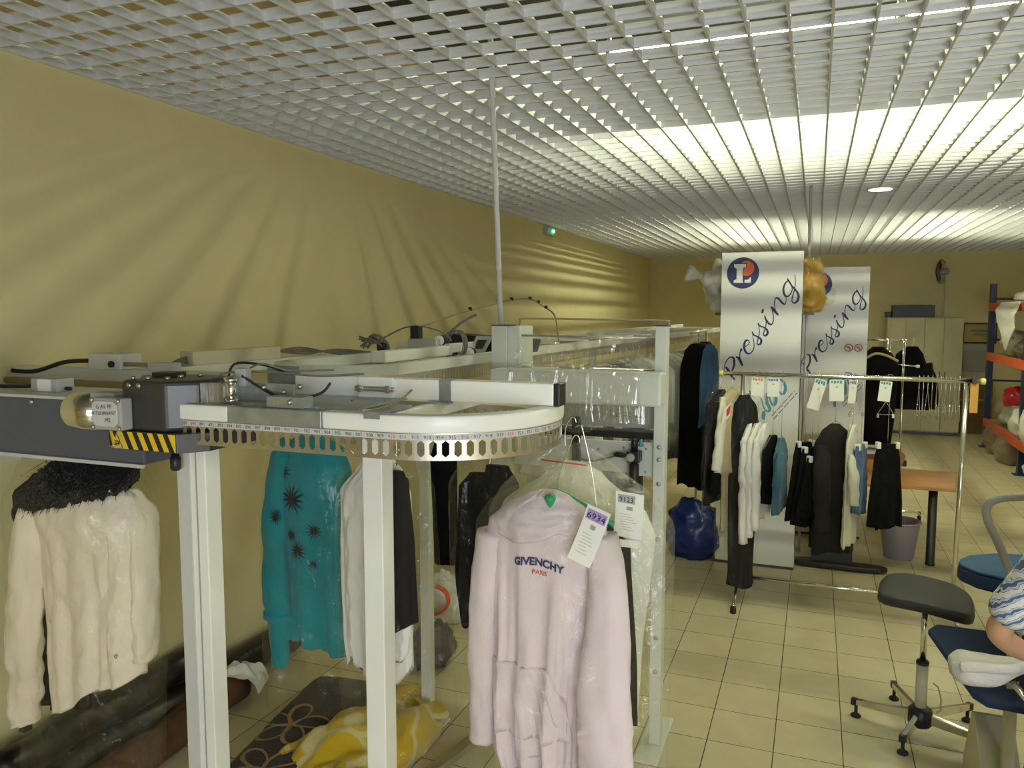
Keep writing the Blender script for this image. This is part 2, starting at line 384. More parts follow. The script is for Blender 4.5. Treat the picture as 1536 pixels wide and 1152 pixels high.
# ------------------------------------------------------------------ camera, world, added window light
cam = bpy.data.cameras.new('camera'); co = bpy.data.objects.new('camera', cam); COL.objects.link(co); SC.camera = co
co.location = (0, 0, 2.0); co.rotation_euler = (pi / 2 - .09117, 0, .370558); cam.sensor_width = 36; cam.lens = 27.4614; cam.clip_end = 60; cam.clip_start = .05
W = bpy.data.worlds.new('world'); SC.world = W; W.use_nodes = True
W.node_tree.nodes['Background'].inputs['Color'].default_value = (.8, .85, 1., 1); W.node_tree.nodes['Background'].inputs['Strength'].default_value = .9
la = bpy.data.lights.new('added_window_fill', 'AREA'); la.shape = 'RECTANGLE'; la.size = 3.2; la.size_y = 2.0; la.energy = 150; la.color = (.84, .91, 1.)  # cool fill lamp added outside the unseen rear window
lo = bpy.data.objects.new('added_window_fill', la); COL.objects.link(lo); lo.location = (1.9, YB - .14, 1.6); lo.rotation_euler = (pi / 2, 0, 0)
SC.view_settings.view_transform = 'Standard'; SC.view_settings.look = 'None'; SC.view_settings.exposure = .14; SC.view_settings.gamma = 1.
SC.view_settings.use_curve_mapping = False
cy = SC.cycles; cy.use_denoising = True; cy.max_bounces = 9; cy.diffuse_bounces = 5; cy.glossy_bounces = 4; cy.transparent_max_bounces = 24; cy.sample_clamp_indirect = 6.
cy.caustics_reflective = False; cy.caustics_refractive = False
# ------------------------------------------------------------------ garment conveyor at the front
ZR = 1.73; XA = -.90; YFR = 1.525; RO = .31; YBK = YFR + 2 * RO
def loop_pt(s, off=0.):
    """distance s along the front conveyor (0 = start of the bend, negative = along the front run); off > 0 is outwards"""
    La = pi * RO
    if s <= 0: return Vector((XA + s, YFR - off, 0)), Vector((0, -1, 0))
    if s >= La: return Vector((XA - (s - La), YBK + off, 0)), Vector((0, 1, 0))
    a = -pi / 2 + s / RO; n = Vector((cos(a), sin(a), 0))
    return Vector((XA, YFR + RO, 0)) + n * (RO + off), n
S0, S1 = -1.0, pi * RO + 1.0
def along(s0, s1, step=.03):
    n = max(1, int((s1 - s0) / step)); return [s0 + (s1 - s0) * i / n for i in range(n + 1)]
def rail_mb(s0, s1, o0, o1, z0, z1, fn=loop_pt, step=.03):
    mb = MB(); ss = along(s0, s1, step); vs = []
    for s in ss:
        for o, z in ((o0, z0), (o1, z0), (o1, z1), (o0, z1)):
            p, n = fn(s, o); vs.append((p.x, p.y, z))
    m = len(ss); fs = [(i * 4 + k, i * 4 + (k + 1) % 4, i * 4 + 4 + (k + 1) % 4, i * 4 + 4 + k) for i in range(m - 1) for k in range(4)]
    return mb.add(vs, fs + [(0, 1, 2, 3), tuple((m - 1) * 4 + k for k in range(4))])
def slots_mb(s0, s1, off, z0, z1, pitch=.0285, w=.0172, fn=loop_pt):
    mb = MB(); h0, h1 = z0 + .0075, z1 - .0160; c = (z0 + z1) / 2
    n = int((s1 - s0) / pitch)
    for i in range(n):
        s = s0 + i * pitch; e = s + pitch; a, b = s + (pitch - w) / 2, e - (pitch - w) / 2; m_ = (a + b) / 2
        q = [(s, z0), (m_, z0), (e, z0), (e, h0 + .007), (e, h1 - .007), (e, z1), (m_, z1), (s, z1), (s, h1 - .007), (s, h0 + .007), (m_, h0), (b, h0 + .007), (b, h1 - .007), (m_, h1), (a, h1 - .007), (a, h0 + .007)]
        vs = []
        for u, z in q:
            p, nn = fn(u, off); vs.append((p.x, p.y, z))
        mb.add(vs, [(0, 1, 10, 15, 9), (1, 2, 3, 11, 10), (3, 4, 12, 11), (4, 5, 6, 13, 12), (6, 7, 8, 14, 13), (8, 9, 15, 14)])
    return mb
cv = thing('garment_conveyor', (-1.2, 1.83, 0), 'white looped garment conveyor with numbered slotted strip, end nearest the camera', 'garment conveyor')
cv.location = (0, 0, 0)
rail_mb(S0, -.445, -.045, 0, ZR, ZR + .04).build('rail', 'white', cv, bevel=.005)
rail_mb(-.17, S1, -.045, 0, ZR, ZR + .04).build('rail', 'white', cv, True, bevel=.005)
rail_mb(-.445, -.17, -.046, .001, ZR - .001, ZR + .041).build('joint_sleeve', 'galv', cv, bevel=.003, label='grey steel sleeve joining two rail lengths')
slots_mb(S0 + .3, S1 - .1, -.006, ZR - .062, ZR).build('slotted_strip', 'steel', cv, solid=.0016, label='steel strip with a row of slots')
tp = MB()
for sgn in (1,):
    ss = along(S0 + .3, S1 - .2); vs = []
    for s in ss:
        p, n = loop_pt(s, -.004); vs += [(p.x, p.y, ZR - .0155), (p.x, p.y, ZR - .002)]
    tp.add(vs, [(2 * i, 2 * i + 2, 2 * i + 3, 2 * i + 1) for i in range(len(ss) - 1)])
tape = tp.build('number_tape', 'ltgrey', cv, label='pale tape printed with slot numbers')
P0 = .128 - .0285 * 29
ink, red, tick = MB(), MB(), MB()
for n in range(884, 925 + 12):
    s = .128 + (n - 914) * .0285
    def fn(x, y, h, s=s):
        p, nn = loop_pt(s + x, -.004 + h); return (p.x, p.y, ZR - .0126 + y)
    if s < S0 + .32 or s > pi * RO + .1: continue
    (red if n % 10 == 0 else ink).text(str(n), .0118, fn, .0006)
    tick.add([fn(-.0146, -.002, .0006), fn(-.0138, -.002, .0006), fn(-.0138, .0095, .0006), fn(-.0146, .0095, .0006)], [(0, 1, 2, 3)])
ink.build('number_lettering', 'ink', tape); red.build('number_lettering', 'redink', tape, label='red round numbers'); tick.build('tick_marks', 'greyink', tape)
# central beam and posts
YC = YFR + RO
MB().bb(-1.356, -.905, YC - .025, YC + .025, 1.771, 1.826).build('beam', 'white', cv, bevel=.004)
MB().bb(-.875, -.593, YC - .025, YC + .025, 1.771, 1.826).build('beam', 'white', cv, bevel=.004)
MB().bb(-.595, -.578, YC - .026, YC + .026, 1.770, 1.827).build('end_cap', 'black', cv, bevel=.003, label='black plastic end cap')
MB().bb(-.906, -.874, YC - .0265, YC + .0265, 1.7695, 1.8275).build('beam_sleeve', 'galv', cv, label='grey steel sleeve on the beam')
MB().bb(-.935, -.868, YC - .06, YC - .02, 1.766, 1.771).build('bracket', 'galv', cv)
MB().bb(-.925, -.905, YFR + .04, YBK - .04, 1.732, 1.768).build('cross_arm', 'white', cv, bevel=.003)
cl = MB().bb(-.952, -.912, YFR - .003, YFR + .15, ZR + .04, ZR + .046).bb(-.952, -.912, YFR - .006, YFR - .001, ZR + .03, ZR + .046).build('rail_clip', 'galv', cv)
cp = MB().bb(-1.145, -1.038, YC - .034, YC - .026, 1.774, 1.828).build('clamp_plate', 'white', cv, bevel=.002)
MB().bb(-1.15, -1.033, YC - .041, YC - .034, 1.799, 1.804).bb(-1.15, -1.033, YC - .041, YC - .034, 1.791, 1.796).build('slot_rail', 'steel', cp)
for x in (-1.135, -1.05):
    MB().cyl((x, YC - .05, 1.7975), (x, YC - .03, 1.7975), .0075, 6).cyl((x, YC - .044, 1.7975), (x, YC - .04, 1.7975), .010, 12).build('bolt', 'steel', cp)
def post(x, y, a, zt, name='post', m='white', b=None):
    b = b or a; o = MB().bb(x - a / 2, x + a / 2, y - b / 2, y + b / 2, .008, zt).build(name, m, cv, bevel=.003)
    MB().bb(x - .09, x + .09, y - .09, y + .09, 0, .008).build('base_plate', 'white', o, bevel=.002)
    return o
post(-1.126, YC + .03, .062, 1.66); MB().bb(-1.152, -1.1, YC - .005, YC + .05, 1.66, 1.775).build('post_head', 'white', cv, bevel=.003)
p1 = post(-1.508, 1.60, .088, 1.645, m='white', b=.055)
MB().bb(-1.4965, -1.4925, 1.5715, 1.5735, .02, 1.64).build('groove', 'greyink', p1)
MB().bb(-1.554, -1.513, 1.5685, 1.573, .02, 1.64).build('cover_strip', 'ltgrey', p1, label='pale grey strip down the post')
# drive: blue-grey cover, motor, gear housing, base plate with hazard tape
dc = MB().bb(-2.85, -1.70, 1.60, 1.80, 1.584, 1.756).build('drive_cover', 'bluegrey', cv, bevel=.006, label='long blue-grey sheet metal cover')
MB().bb(-2.85, -1.70, 1.593, 1.602, 1.576, 1.586).bb(-2.85, -1.70, 1.593, 1.80, 1.754, 1.762).build('cover_edge', 'ltgrey', dc, label='pale edge strips')
for x in (-2.12, -2.6): MB().lathe([(.008, 0), (.008, -.004), (.004, -.007)], (x, 1.60, 1.742), axis='y', n=10).build('screw', 'steel', dc, True)
gh = MB().prism([(-1.665, 1.50), (-1.524, 1.50), (-1.455, 1.558), (-1.455, 1.72), (-1.665, 1.72)], 1.697, 1.828).build('gear_housing', 'dkgrey', cv, bevel=.012, seg=3, label='dark grey gear housing')
for x, y in ((-1.64, 1.52), (-1.60, 1.53), (-1.56, 1.60), (-1.55, 1.66), (-1.545, 1.54)): MB().lathe([(.007, 0), (.007, .007), (.003, .009)], (x, y, 1.828), n=8).build('bolt', 'steel', gh, True)
for x in (-1.632, -1.60): MB().lathe([(.007, 0), (.007, -.004), (.003, -.006)], (x, 1.50, 1.815), axis='y', n=8).build('screw', 'steel', gh, True)
R_ = .05; XB_, YB_ = -1.735, 1.495
pl = [(XB_ + R_ * (1 - cos(a)), YB_ + R_ * (1 - sin(a))) for a in [radians(d) for d in range(0, 91, 15)]] + [(-1.48, YB_), (-1.43, 1.555), (-1.43, 1.74), (XB_, 1.74)]
bp = MB().prism(pl, 1.648, 1.697).build('base_plate', 'dkgrey', cv, bevel=.002, label='dark grey base plate below the gear housing')
# hazard tape on the plate's front, following the rounded corner
def tape_pt(u, v, h):
    L0 = R_ * pi / 2
    if u < L0: a = u / R_; return (XB_ + R_ - (R_ + h) * cos(a), YB_ + R_ - (R_ + h) * sin(a), v)
    return (XB_ + R_ + (u - L0), YB_ - h, v)
TL = R_ * pi / 2 + .203
def strip(mb, poly, h):
    pts = []
    n = len(poly)
    return mb
hz = MB(); nn_ = 30
hz.add([tape_pt(.008 + (TL - .008) * i / nn_, z, .001) for i in range(nn_ + 1) for z in (1.650, 1.695)], [(2 * i, 2 * i + 2, 2 * i + 3, 2 * i + 1) for i in range(nn_)])
ht = hz.build('hazard_tape', 'yellow', bp, label='yellow and black striped tape')
bk = MB()
for k in range(8):
    u0 = .004 + k * .0338
    for j in range(4):
        a, b = j / 4, (j + 1) / 4
        q = [(u0 + .021 * (1 - a), 1.650 + .045 * a), (u0 + .0165 + .021 * (1 - a), 1.650 + .045 * a), (u0 + .0165 + .021 * (1 - b), 1.650 + .045 * b), (u0 + .021 * (1 - b), 1.650 + .045 * b)]
        q = [(min(max(u, .008), TL), v) for u, v in q]
        bk.add([tape_pt(u, v, .0018) for u, v in q], [(0, 1, 2, 3)])
bk.build('black_stripes', 'ink', ht)
tri = MB().add([tape_pt(u, v, .0026) for u, v in ((.066, 1.651), (.112, 1.651), (.089, 1.694))], [(0, 1, 2)]).build('warning_triangle', 'ltgrey', ht)
MB().add([tape_pt(u, v, .0032) for u, v in ((.070, 1.653), (.108, 1.653), (.089, 1.690))], [(0, 1, 2)]).build('black_border', 'ink', ht)
MB().add([tape_pt(u, v, .0038) for u, v in ((.0725, 1.6545), (.1055, 1.6545), (.089, 1.6865))], [(0, 1, 2)]).build('yellow_triangle', 'yellow', ht)
hd = MB()
for a, b, c, d in ((.081, 1.664, .099, 1.661), (.083, 1.669, .097, 1.668), (.080, 1.660, .092, 1.658), (.094, 1.661, .099, 1.668)):
    hd.ribbon([(a, b), ((a + c) / 2, (b + d) / 2 + .0015), (c, d)], .0035, lambda u, v, h: tape_pt(u, v, .0044))
hd.build('hand_symbol', 'ink', ht)
# motor
mo = MB().lathe([(.018, -1.893), (.036, -1.889), (.047, -1.876), (.0495, -1.868), (.0495, -1.762)], (0, 1.54, 1.735), axis='x', n=28).build('motor', 'chrome', cv, True, label='bright metal motor end bell')
MB().lathe([(.042, -1.765), (.042, -1.65)], (0, 1.54, 1.735), axis='x', n=24).build('motor_body', 'dkgrey', mo, True)
fb = MB()
for k in range(5): fb.bb(-1.762, -1.65, 1.492, 1.50, 1.705 + k * .015, 1.709 + k * .015)
fb.build('cooling_fins', 'grey', mo)
MB().bb(-1.785, -1.70, 1.51, 1.57, 1.768, 1.79).build('top_box', 'grey', mo, bevel=.004)
tb = MB().bb(-1.725, -1.624, 1.461, 1.50, 1.702, 1.784).build('terminal_box', 'grey', mo, bevel=.005)
oc = [(-1.705, 1.712), (-1.644, 1.712), (-1.632, 1.722), (-1.632, 1.766), (-1.644, 1.777), (-1.705, 1.777), (-1.717, 1.766), (-1.717, 1.722)]
MB().prism(oc, 0, 1, lambda u, v, h: (u, 1.461 - .005 * h, v)).build('terminal_lid', 'ltgrey', mo, bevel=.002)
for x in (-1.719, -1.630):
    for z in (1.708, 1.778): MB().lathe([(.006, 0), (.006, -.004), (.003, -.006)], (x, 1.461, z), axis='y', n=8).build('screw', 'steel', mo, True)
w = MB()
for t_, dx, z, sz in (('G AV PP', 0, 1.758, .015), ('M TOURNANT', .0, 1.742, .0125), ('M2', .012, 1.724, .015)):
    w.text(t_, sz, lambda x, y, h, dx=dx, z=z: (-1.6745 + dx + x, 1.4555 - h, z + y + x * .05), .0004)
w.build('handwriting', 'ink', mo, label='black handwriting on the terminal lid')
MB().lathe([(.007, 0), (.011, -.02), (.014, -.022), (.014, -.05), (.009, -.056)], (-1.53, 1.54, 1.65), n=12).build('cable_plug', 'black', cv, True)
MB().bb(-1.66, -1.60, 1.60, 1.66, 1.828, 1.84).build('spacer', 'black', gh)
MB().lathe([(.02, 0), (.02, .015), (.012, .03)], (-1.70, 1.62, 1.80), n=12).build('cork_plug', 'tan', cv, True)
# pneumatic stop: plates, cylinder, hoses
mp = MB().bb(-1.40, -1.22, YFR + .10, YFR + .105, 1.772, 1.82).build('mount_plate', 'galv', cv, label='grey steel mounting plate')
MB().bb(-1.40, -1.0, YFR + .05, YFR + .30, 1.771, 1.775).build('mount_plate', 'galv', cv)
MB().bb(-1.235, -1.135, YFR + .012, YFR + .06, 1.772, 1.798).build('mount_plate', 'galv', cv)
MB().bb(-1.46, -1.35, YFR + .30, YFR + .305, 1.78, 1.85).build('mount_plate', 'galv', cv)
MB().bb(-2.95, -2.565, 1.88, 1.92, 1.487, 1.53).build('lower_plate', 'ltgrey', cv, bevel=.003)
cyn = MB().cyl((-1.365, YFR + .04, 1.772), (-1.365, YFR + .04, 1.84), .013, 16).build('air_cylinder', 'chrome', cv, True)
MB().cyl((-1.365, YFR + .04, 1.775), (-1.365, YFR + .04, 1.786), .017, 16).cyl((-1.365, YFR + .04, 1.826), (-1.365, YFR + .04, 1.838), .017, 16).build('collar', 'chrome', cyn, True)
MB().bb(-1.385, -1.35, YFR + .075, YFR + .10, 1.812, 1.858).build('valve_block', 'grey', cv, bevel=.003)
MB().bb(-1.445, -1.385, YFR + .02, YFR + .05, 1.772, 1.822).build('guard', 'plast3', cv)
def hose(name, pts, r, m, parent=None): return MB().tube(smooth(pts, 6), r, 8).build(name, m, parent, True)
hose('air_hose', [(-1.36, 1.60, 1.84), (-1.30, 1.62, 1.80), (-1.22, 1.60, 1.783), (-1.14, 1.62, 1.80), (-1.15, 1.68, 1.82)], .0035, 'bcable', cv)
hose('air_hose', [(-1.46, 1.66, 1.80), (-1.47, 1.70, 1.86), (-1.38, 1.72, 1.858), (-1.30, 1.70, 1.84)], .0035, 'bcable', cv)
hose('air_hose', [(-1.52, 1.62, 1.80), (-1.46, 1.64, 1.838), (-1.36, 1.68, 1.845), (-1.22, 1.72, 1.835), (-1.1, 1.76, 1.84)], .003, 'cable', cv)
hose('air_hose', [(-1.1, 1.70, 1.776), (-1.04, 1.68, 1.762), (-.98, 1.72, 1.776), (-.97, 1.78, 1.80)], .003, 'tan', cv)
hose('air_hose', [(-1.42, 1.62, 1.79), (-1.40, 1.66, 1.842), (-1.33, 1.64, 1.868), (-1.27, 1.68, 1.85), (-1.22, 1.80, 1.845)], .0025, 'cable', cv)
for x, z in ((-1.25, 1.80), (-1.2, 1.815), (-1.31, 1.81), (-1.42, 1.81), (-1.165, 1.787), (-1.20, 1.787)): MB().lathe([(.007, 0), (.007, -.006), (.003, -.009)], (x, YFR + .10 if x < -1.18 else YFR + .012, z), axis='y', n=8).build('bolt', 'steel', cv, True)
rb = MB().bb(-1.44, -1.30, YBK - .02, YBK + .03, 1.58, 1.60).build('pickup_arm', 'tan', cv)

# sensor boxes and bars behind the drive
jb = thing('junction_box', (-2.16, 1.70, 1.762), 'small grey junction box with white label on the blue-grey drive cover', 'junction box')
MB().bb(-.055, .055, -.03, .03, 0, .04).build('body', 'grey', jb, bevel=.003); MB().bb(-.025, .03, -.0315, -.03, .002, .038).build('label', 'paper', jb)
MB().tube([(-.055, 0, .018), (-.12, .01, .01), (-.3, .02, .004), (-.5, .0, .014)], .006, 8).build('cable', 'bcable', jb, True)
MB().lathe([(.006, 0), (.006, .02)], (.055, 0, .01), axis='x', n=8).build('gland', 'black', jb, True)
wb = thing('wall_rail', (-2.55, 2.2, 1.715), 'pale double rail running behind the grey drive cover by the long wall', 'rail')
MB().bb(-.42, .62, -.03, .03, .03, .075).build('rail', 'machine', wb, bevel=.004); MB().bb(-.42, .62, -.05, -.03, -.06, -.01).build('lower_rail', 'ltgrey', wb, bevel=.004)
MB().cyl((-.42, -.06, .02), (.66, -.06, .02), .013, 12).build('rod', 'tan', wb, True)
MB().bb(.43, .46, -.085, -.03, -.01, .075).build('rod_clamp', 'galv', wb)
MB().bb(-.425, -.30, -.03, .03, -.012, .03).build('wall_bracket', 'machine', wb)
sb = thing('sensor_box', (-2.44, 2.2, 1.79), 'cream square sensor box on the pale rail with thick black cable', 'sensor box')
MB().bb(-.10, .06, -.05, .05, 0, .058).build('body', 'machine', sb, bevel=.003)
MB().lathe([(.012, 0), (.012, .02), (.007, .02), (.007, .06)], (.02, -.06, .02), axis='y', n=12).build('gland', 'black', sb, True)
MB().cyl((.06, -.03, .02), (.2, -.03, .02), .008, 10).build('conduit', 'tan', sb, True)
MB().bb(.19, .30, -.05, .0, .0, .03).build('clip_block', 'ltgrey', sb, bevel=.003)
MB().tube(smooth([(-.1, -.03, .03), (-.25, -.03, .02), (-.42, -.03, -.02), (-.62, -.03, -.015), (-.9, -.03, -.01)], 5), .0085, 10).build('cable', 'bcable', sb, True)
tr = thing('cable_trunking', (-2.78, 3.2, 1.75), 'cream cable trunking box along the long wall with grey cables', 'cable trunking')
MB().bb(-.04, .04, -.31, .34, 0, .065).build('cover', 'cream', tr, bevel=.003)
MB().bb(-.06, .05, -.4, 1.6, -.055, 0).build('beam', 'machine', tr, bevel=.004)
for y in (-.35, 1.5): MB().bb(-.195, -.06, y - .02, y + .02, -.05, -.01).build('wall_bracket', 'machine', tr)
for k in range(4):
    MB().tube(smooth([(.0, .3, .03 + .006 * k), (.02 + .01 * k, .55, .05 - .012 * k), (.12, .8, .0 + .01 * k), (.22 + .05 * k, 1.1, -.01), (.4, 1.25 + .1 * k, .03), (.62, 1.35, .02)], 6), .0055, 6).build('cable', 'cable', tr, True)
for k in range(5):
    MB().tube(smooth([(.0, -.3, .01 + .008 * k), (.03, -.38 - .01 * k, .02), (.05 + .015 * k, -.48, -.02), (.12 + .02 * k, -.62, -.05)], 6), .0055, 6).build('cable', 'cable', tr, True)

# ------------------------------------------------------------------ long storage conveyor
_r, _xc, _y0, _y1 = .29, -1.81, 2.72, 10.6
_ctl = [(_xc - .29, _y1), (_xc - .29, 6.), (_xc - .29, _y0 + .3), (_xc - .29, _y0)] + [(_xc + _r * cos(radians(d)), _y0 + _r * sin(radians(d))) for d in range(195, 360, 15)] + [(_xc + .29, _y0), (_xc + .29, _y0 + .4), (_xc + .31, 4.6), (-1.40, 6.6), (-1.24, 8.6), (-1.15, _y1)] + [(-1.625 + .475 * cos(radians(d)), _y1 + .475 * sin(radians(d))) for d in range(15, 180, 15)]
_pl = []
for _i in range(len(_ctl)):
    _a, _b = Vector(_ctl[_i]), Vector(_ctl[(_i + 1) % len(_ctl)]); _n = max(1, int((_b - _a).length / .04))
    _pl += [_a + (_b - _a) * (_k / _n) for _k in range(_n)]
for _it in range(6): _pl = [(_pl[_i - 1] + _pl[_i] * 2 + _pl[(_i + 1) % len(_pl)]) / 4 for _i in range(len(_pl))]
_cum = [0.]
for _i in range(len(_pl)): _cum.append(_cum[-1] + (_pl[(_i + 1) % len(_pl)] - _pl[_i]).length)
LT = _cum[-1]
import bisect
def loop2(s, off=0.):
    s = s % LT; i = min(bisect.bisect_right(_cum, s) - 1, len(_pl) - 1); t = (s - _cum[i]) / (_cum[i + 1] - _cum[i]); n = len(_pl)
    p = _pl[i].lerp(_pl[(i + 1) % n], t); d = _pl[(i + 1) % n] - _pl[i - 1]; d.normalize(); nn = Vector((d.y, -d.x))
    q = p + nn * off
    return Vector((q.x, q.y, 0)), Vector((nn.x, nn.y, 0))
S_NEAR = 7.9  # distance along the loop where the near bend begins
cs = thing('garment_conveyor', (0, 0, 0), 'long white storage conveyor running back along the wall behind the bagging machine', 'garment conveyor')
rail_mb(0, LT - .001, -.05, 0, 1.755, 1.80, loop2, .06).build('rail', 'machine', cs)
slots_mb(S_NEAR - 3., S_NEAR + 4., -.01, 1.69, 1.755, .0285, .0155, loop2).build('slotted_strip', 'steel', cs, solid=.002)
rail_mb(S_NEAR + 4., S_NEAR - 3. + LT, -.012, -.008, 1.69, 1.755, loop2, .08).build('strip', 'steel', cs)
MB().bb(-1.745, -1.675, 2.85, 3.5, 1.79, 1.838).build('beam', 'white', cs, bevel=.004)
MB().bb(-1.73, -1.69, 3.5, 10.8, 1.80, 1.845).build('beam', 'machine', cs, bevel=.004)
for y in (3.25, 6.2, 9.2):
    o = MB().bb(-1.725, -1.675, y - .025, y + .025, .008, 1.80).build('post', 'machine', cs, bevel=.003); MB().bb(-1.78, -1.62, y - .08, y + .08, 0, .008).build('base_plate', 'machine', o)
MB().bb(-1.735, -1.665, 3.21, 3.29, 1.27, 1.36).build('post_clamp', 'ltgrey', cs, bevel=.004)
for y in [4.2 + .55 * i for i in range(12)]: MB().bb(-2.10, -1.53 + max(0, y - 4.6) * .07, y - .012, y + .012, 1.80, 1.812).build('cross_bar', 'machine', cs)

# clutter on the storage conveyor: control box, coil, gauges, relay
cb = thing('control_box', (-1.72, 3.95, 1.846), 'black control box with tilted grey panel and small green screen', 'control box')
MB().prism([(-.2, 0), (.30, 0), (.32, .07), (-.18, .10)], -.09, .10, lambda u, v, h: (u, h, v - .06)).build('case', 'black', cb, bevel=.006)
def pan(u, v, h): return (-.02 + u + v * .45, -.10 - .035 - h + v * .25, -.075 + v)
MB().prism([(0, 0), (.095, .0), (.095, .105), (0, .105)], 0, .012, pan).build('panel', 'ltgrey', cb, bevel=.003)
MB().prism([(.022, .036), (.075, .036), (.075, .085), (.022, .085)], .012, .014, pan).build('screen', 'screen', cb, label='small dark green screen')
MB().cyl((-.1, -.16, -.11), (-.07, -.14, .0), .018, 12).build('hose_tail', 'black', cb, True)
co_ = thing('cable_coil', (-1.70, 3.52, 1.80), 'coil of thin grey cable hung beside the control box', 'cable coil')
mb = MB()
for k in range(7):
    pts = []
    for i in range(24):
        a = 2 * pi * i / 24; pts.append((.03 + (.053 + .007 * nz(k, 1) + .004 * (k % 3)) * cos(a) + .012 * nz(k * 3.1, 5), -.02 + .006 * k + .01 * sin(a + k), .04 + (.072 + .01 * nz(k, 9.)) * sin(a)))
    mb.tube(pts, .0035, 6, closed=True)
mb.build('loops', 'cable', co_, True)
MB().tube(smooth([(.0, 0, .1), (.04, .02, .14), (.09, .05, .175), (.12, .06, .19)], 5), .006, 8).build('tail', 'cable', co_, True)
for (x, y, z, lab) in ((-1.74, 3.50, 1.862, 'white round pressure gauge next to the black relay block'), (-1.60, 3.55, 1.80, 'white round pressure gauge under the small green screen')):
    t = thing('pressure_gauge', (x, y, z), lab, 'gauge'); MB().lathe([(.024, .0), (.026, -.005), (.026, -.022), (.02, -.024)], axis='y', n=20).build('dial', 'paper', t, True); MB().lathe([(.027, .012), (.028, -.016)], axis='y', n=20).build('rim', 'black', t, True); MB().cyl((0, 0, -.025), (0, 0, -.055), .006, 8).build('stem', 'black', t)
t = thing('relay_block', (-1.83, 3.46, 1.80), 'grey control unit with black relay block standing on top of the storage conveyor', 'control unit')
MB().bb(-.055, .10, -.03, .03, .02, .07).build('housing', 'grey', t, bevel=.003); MB().bb(-.05, .0, -.02, .02, .072, .135).build('relay', 'black', t, bevel=.003); MB().bb(-.13, -.06, -.02, .02, .025, .058).build('connector', 'cream', t, bevel=.003); MB().bb(-.14, .11, -.02, .02, .0, .02).build('foot', 'galv', t)
t = thing('cable_bundle', (-2.03, 3.42, 1.80), 'tangled bundle of dark cables draped over the storage conveyor rail', 'cables')
mb = MB()
for k in range(14):
    a = k * 1.7; mb.tube(smooth([(-.1 + .03 * sin(a), .02 * cos(a), .05 + .03 * sin(a * 2)), (-.04, .03 * sin(a * 3), .07 + .02 * cos(a)), (.03 + .02 * sin(a), .0, .02 + .03 * cos(a * 2)), (.01 + .03 * cos(a), .01, -.06 - .03 * sin(a))], 5), .005, 6)
mb.build('cables', 'cable', t, True)
MB().tube(smooth([(-.08, 0, .05), (.0, .0, .07), (.12, .02, .125), (.22, .03, .13), (.32, .05, .10), (.36, .06, .06)], 6), .004, 6).build('loose_cable', 'cable', t, True)
MB().bb(-.02, .03, -.02, .02, -.06, .05).build('plug', 'black', t, bevel=.006)
# bent feed rod curving above the machine
t = thing('guide_rod', (-2.0, 4.2, 1.80), 'thin bent guide rod with black clips arching above the bagging machine', 'guide rod')
rod = [(-.0, -.55, .0), (-.05, -.4, .10), (-.10, -.0, .155), (-.12, .5, .215), (-.14, 1.1, .275), (-.15, 1.5, .305), (-.12, 1.72, .30), (-.06, 1.80, .25), (.06, 1.70, .19), (.22, 1.3, .10), (.36, .9, .01)]
rod = smooth(rod, 4); MB().tube(rod, .006, 8).build('rod', 'tan', t, True)
for i in (12, 18, 23, 26, 29): p = Vector(rod[i]); MB().box(p + Vector((0, 0, .008)), (.02, .02, .024)).build('clip', 'black', t)

# ------------------------------------------------------------------ bagging machine
bm_ = thing('bagging_machine', (0, 0, 0), 'white steel garment bagging machine with clear film draped over its front', 'bagging machine')
MB().bb(-1.45, -1.37, 3.46, 3.56, .0, 1.938).build('side_post', 'machine', bm_, bevel=.003); MB().bb(-1.37, -1.31, 3.47, 3.66, 1.70, 1.936).build('post_bracket', 'machine', bm_, bevel=.003)
MB().bb(-1.45, -1.36, 3.455, 3.565, 1.938, 1.942).build('post_cap', 'black', bm_)
rp_ = MB().bb(-.662, -.612, 3.45, 3.53, .010, 1.94).build('side_post', 'machine', bm_, bevel=.003)
MB().bb(-.664, -.61, 3.448, 3.532, 1.94, 1.944).build('post_cap', 'black', bm_)
for z in (1.40, 1.345, 1.235, .98, .52, .36): MB().lathe([(.010, 0), (.010, -.004), (.005, -.006)], (-.636, 3.45, z), axis='y', n=8).build('bolt', 'galv', rp_, True)
MB().bb(-.70, -.592, 3.30, 3.72, 0, .010).build('foot_plate', 'machine', bm_, bevel=.002)
MB().bb(-1.46, -1.34, 3.30, 3.72, 0, .010).build('foot_plate', 'machine', bm_, bevel=.002)
MB().bb(-1.395, -.604, 3.30, 3.44, 1.598, 1.742).build('front_panel', 'machine', bm_, bevel=.012, seg=3)
MB().bb(-1.34, -.65, 3.48, 3.50, 1.27, 1.412).build('lower_panel', 'machine', bm_, bevel=.003)
MB().bb(-.74, -.648, 3.475, 3.481, 1.26, 1.40).build('screw_plate', 'machine', bm_, bevel=.002)
for x, z in ((-.92, 1.37), (-.80, 1.385), (-.90, 1.33), (-.70, 1.385), (-.70, 1.28)): MB().lathe([(.006, 0), (.006, -.004), (.003, -.005)], (x, 3.478, z), axis='y', n=8).build('bolt', 'galv', bm_, True)
MB().bb(-1.36, -.66, 3.60, 3.62, 1.46, 1.60).build('inner_panel', 'grey', bm_)
MB().bb(-1.36, -.66, 3.56, 3.66, 1.415, 1.445).build('gap_shade_strip', 'black', bm_)  # black strip stands in for the shaded gap between the panels
MB().cyl((-1.37, 3.50, 1.722), (-.66, 3.50, 1.722), .026, 20).build('film_roll_bar', 'chrome', bm_, True)
MB().cyl((-1.33, 3.50, 1.892), (-.66, 3.50, 1.882), .005, 8).build('film_rod', 'steel', bm_, True)
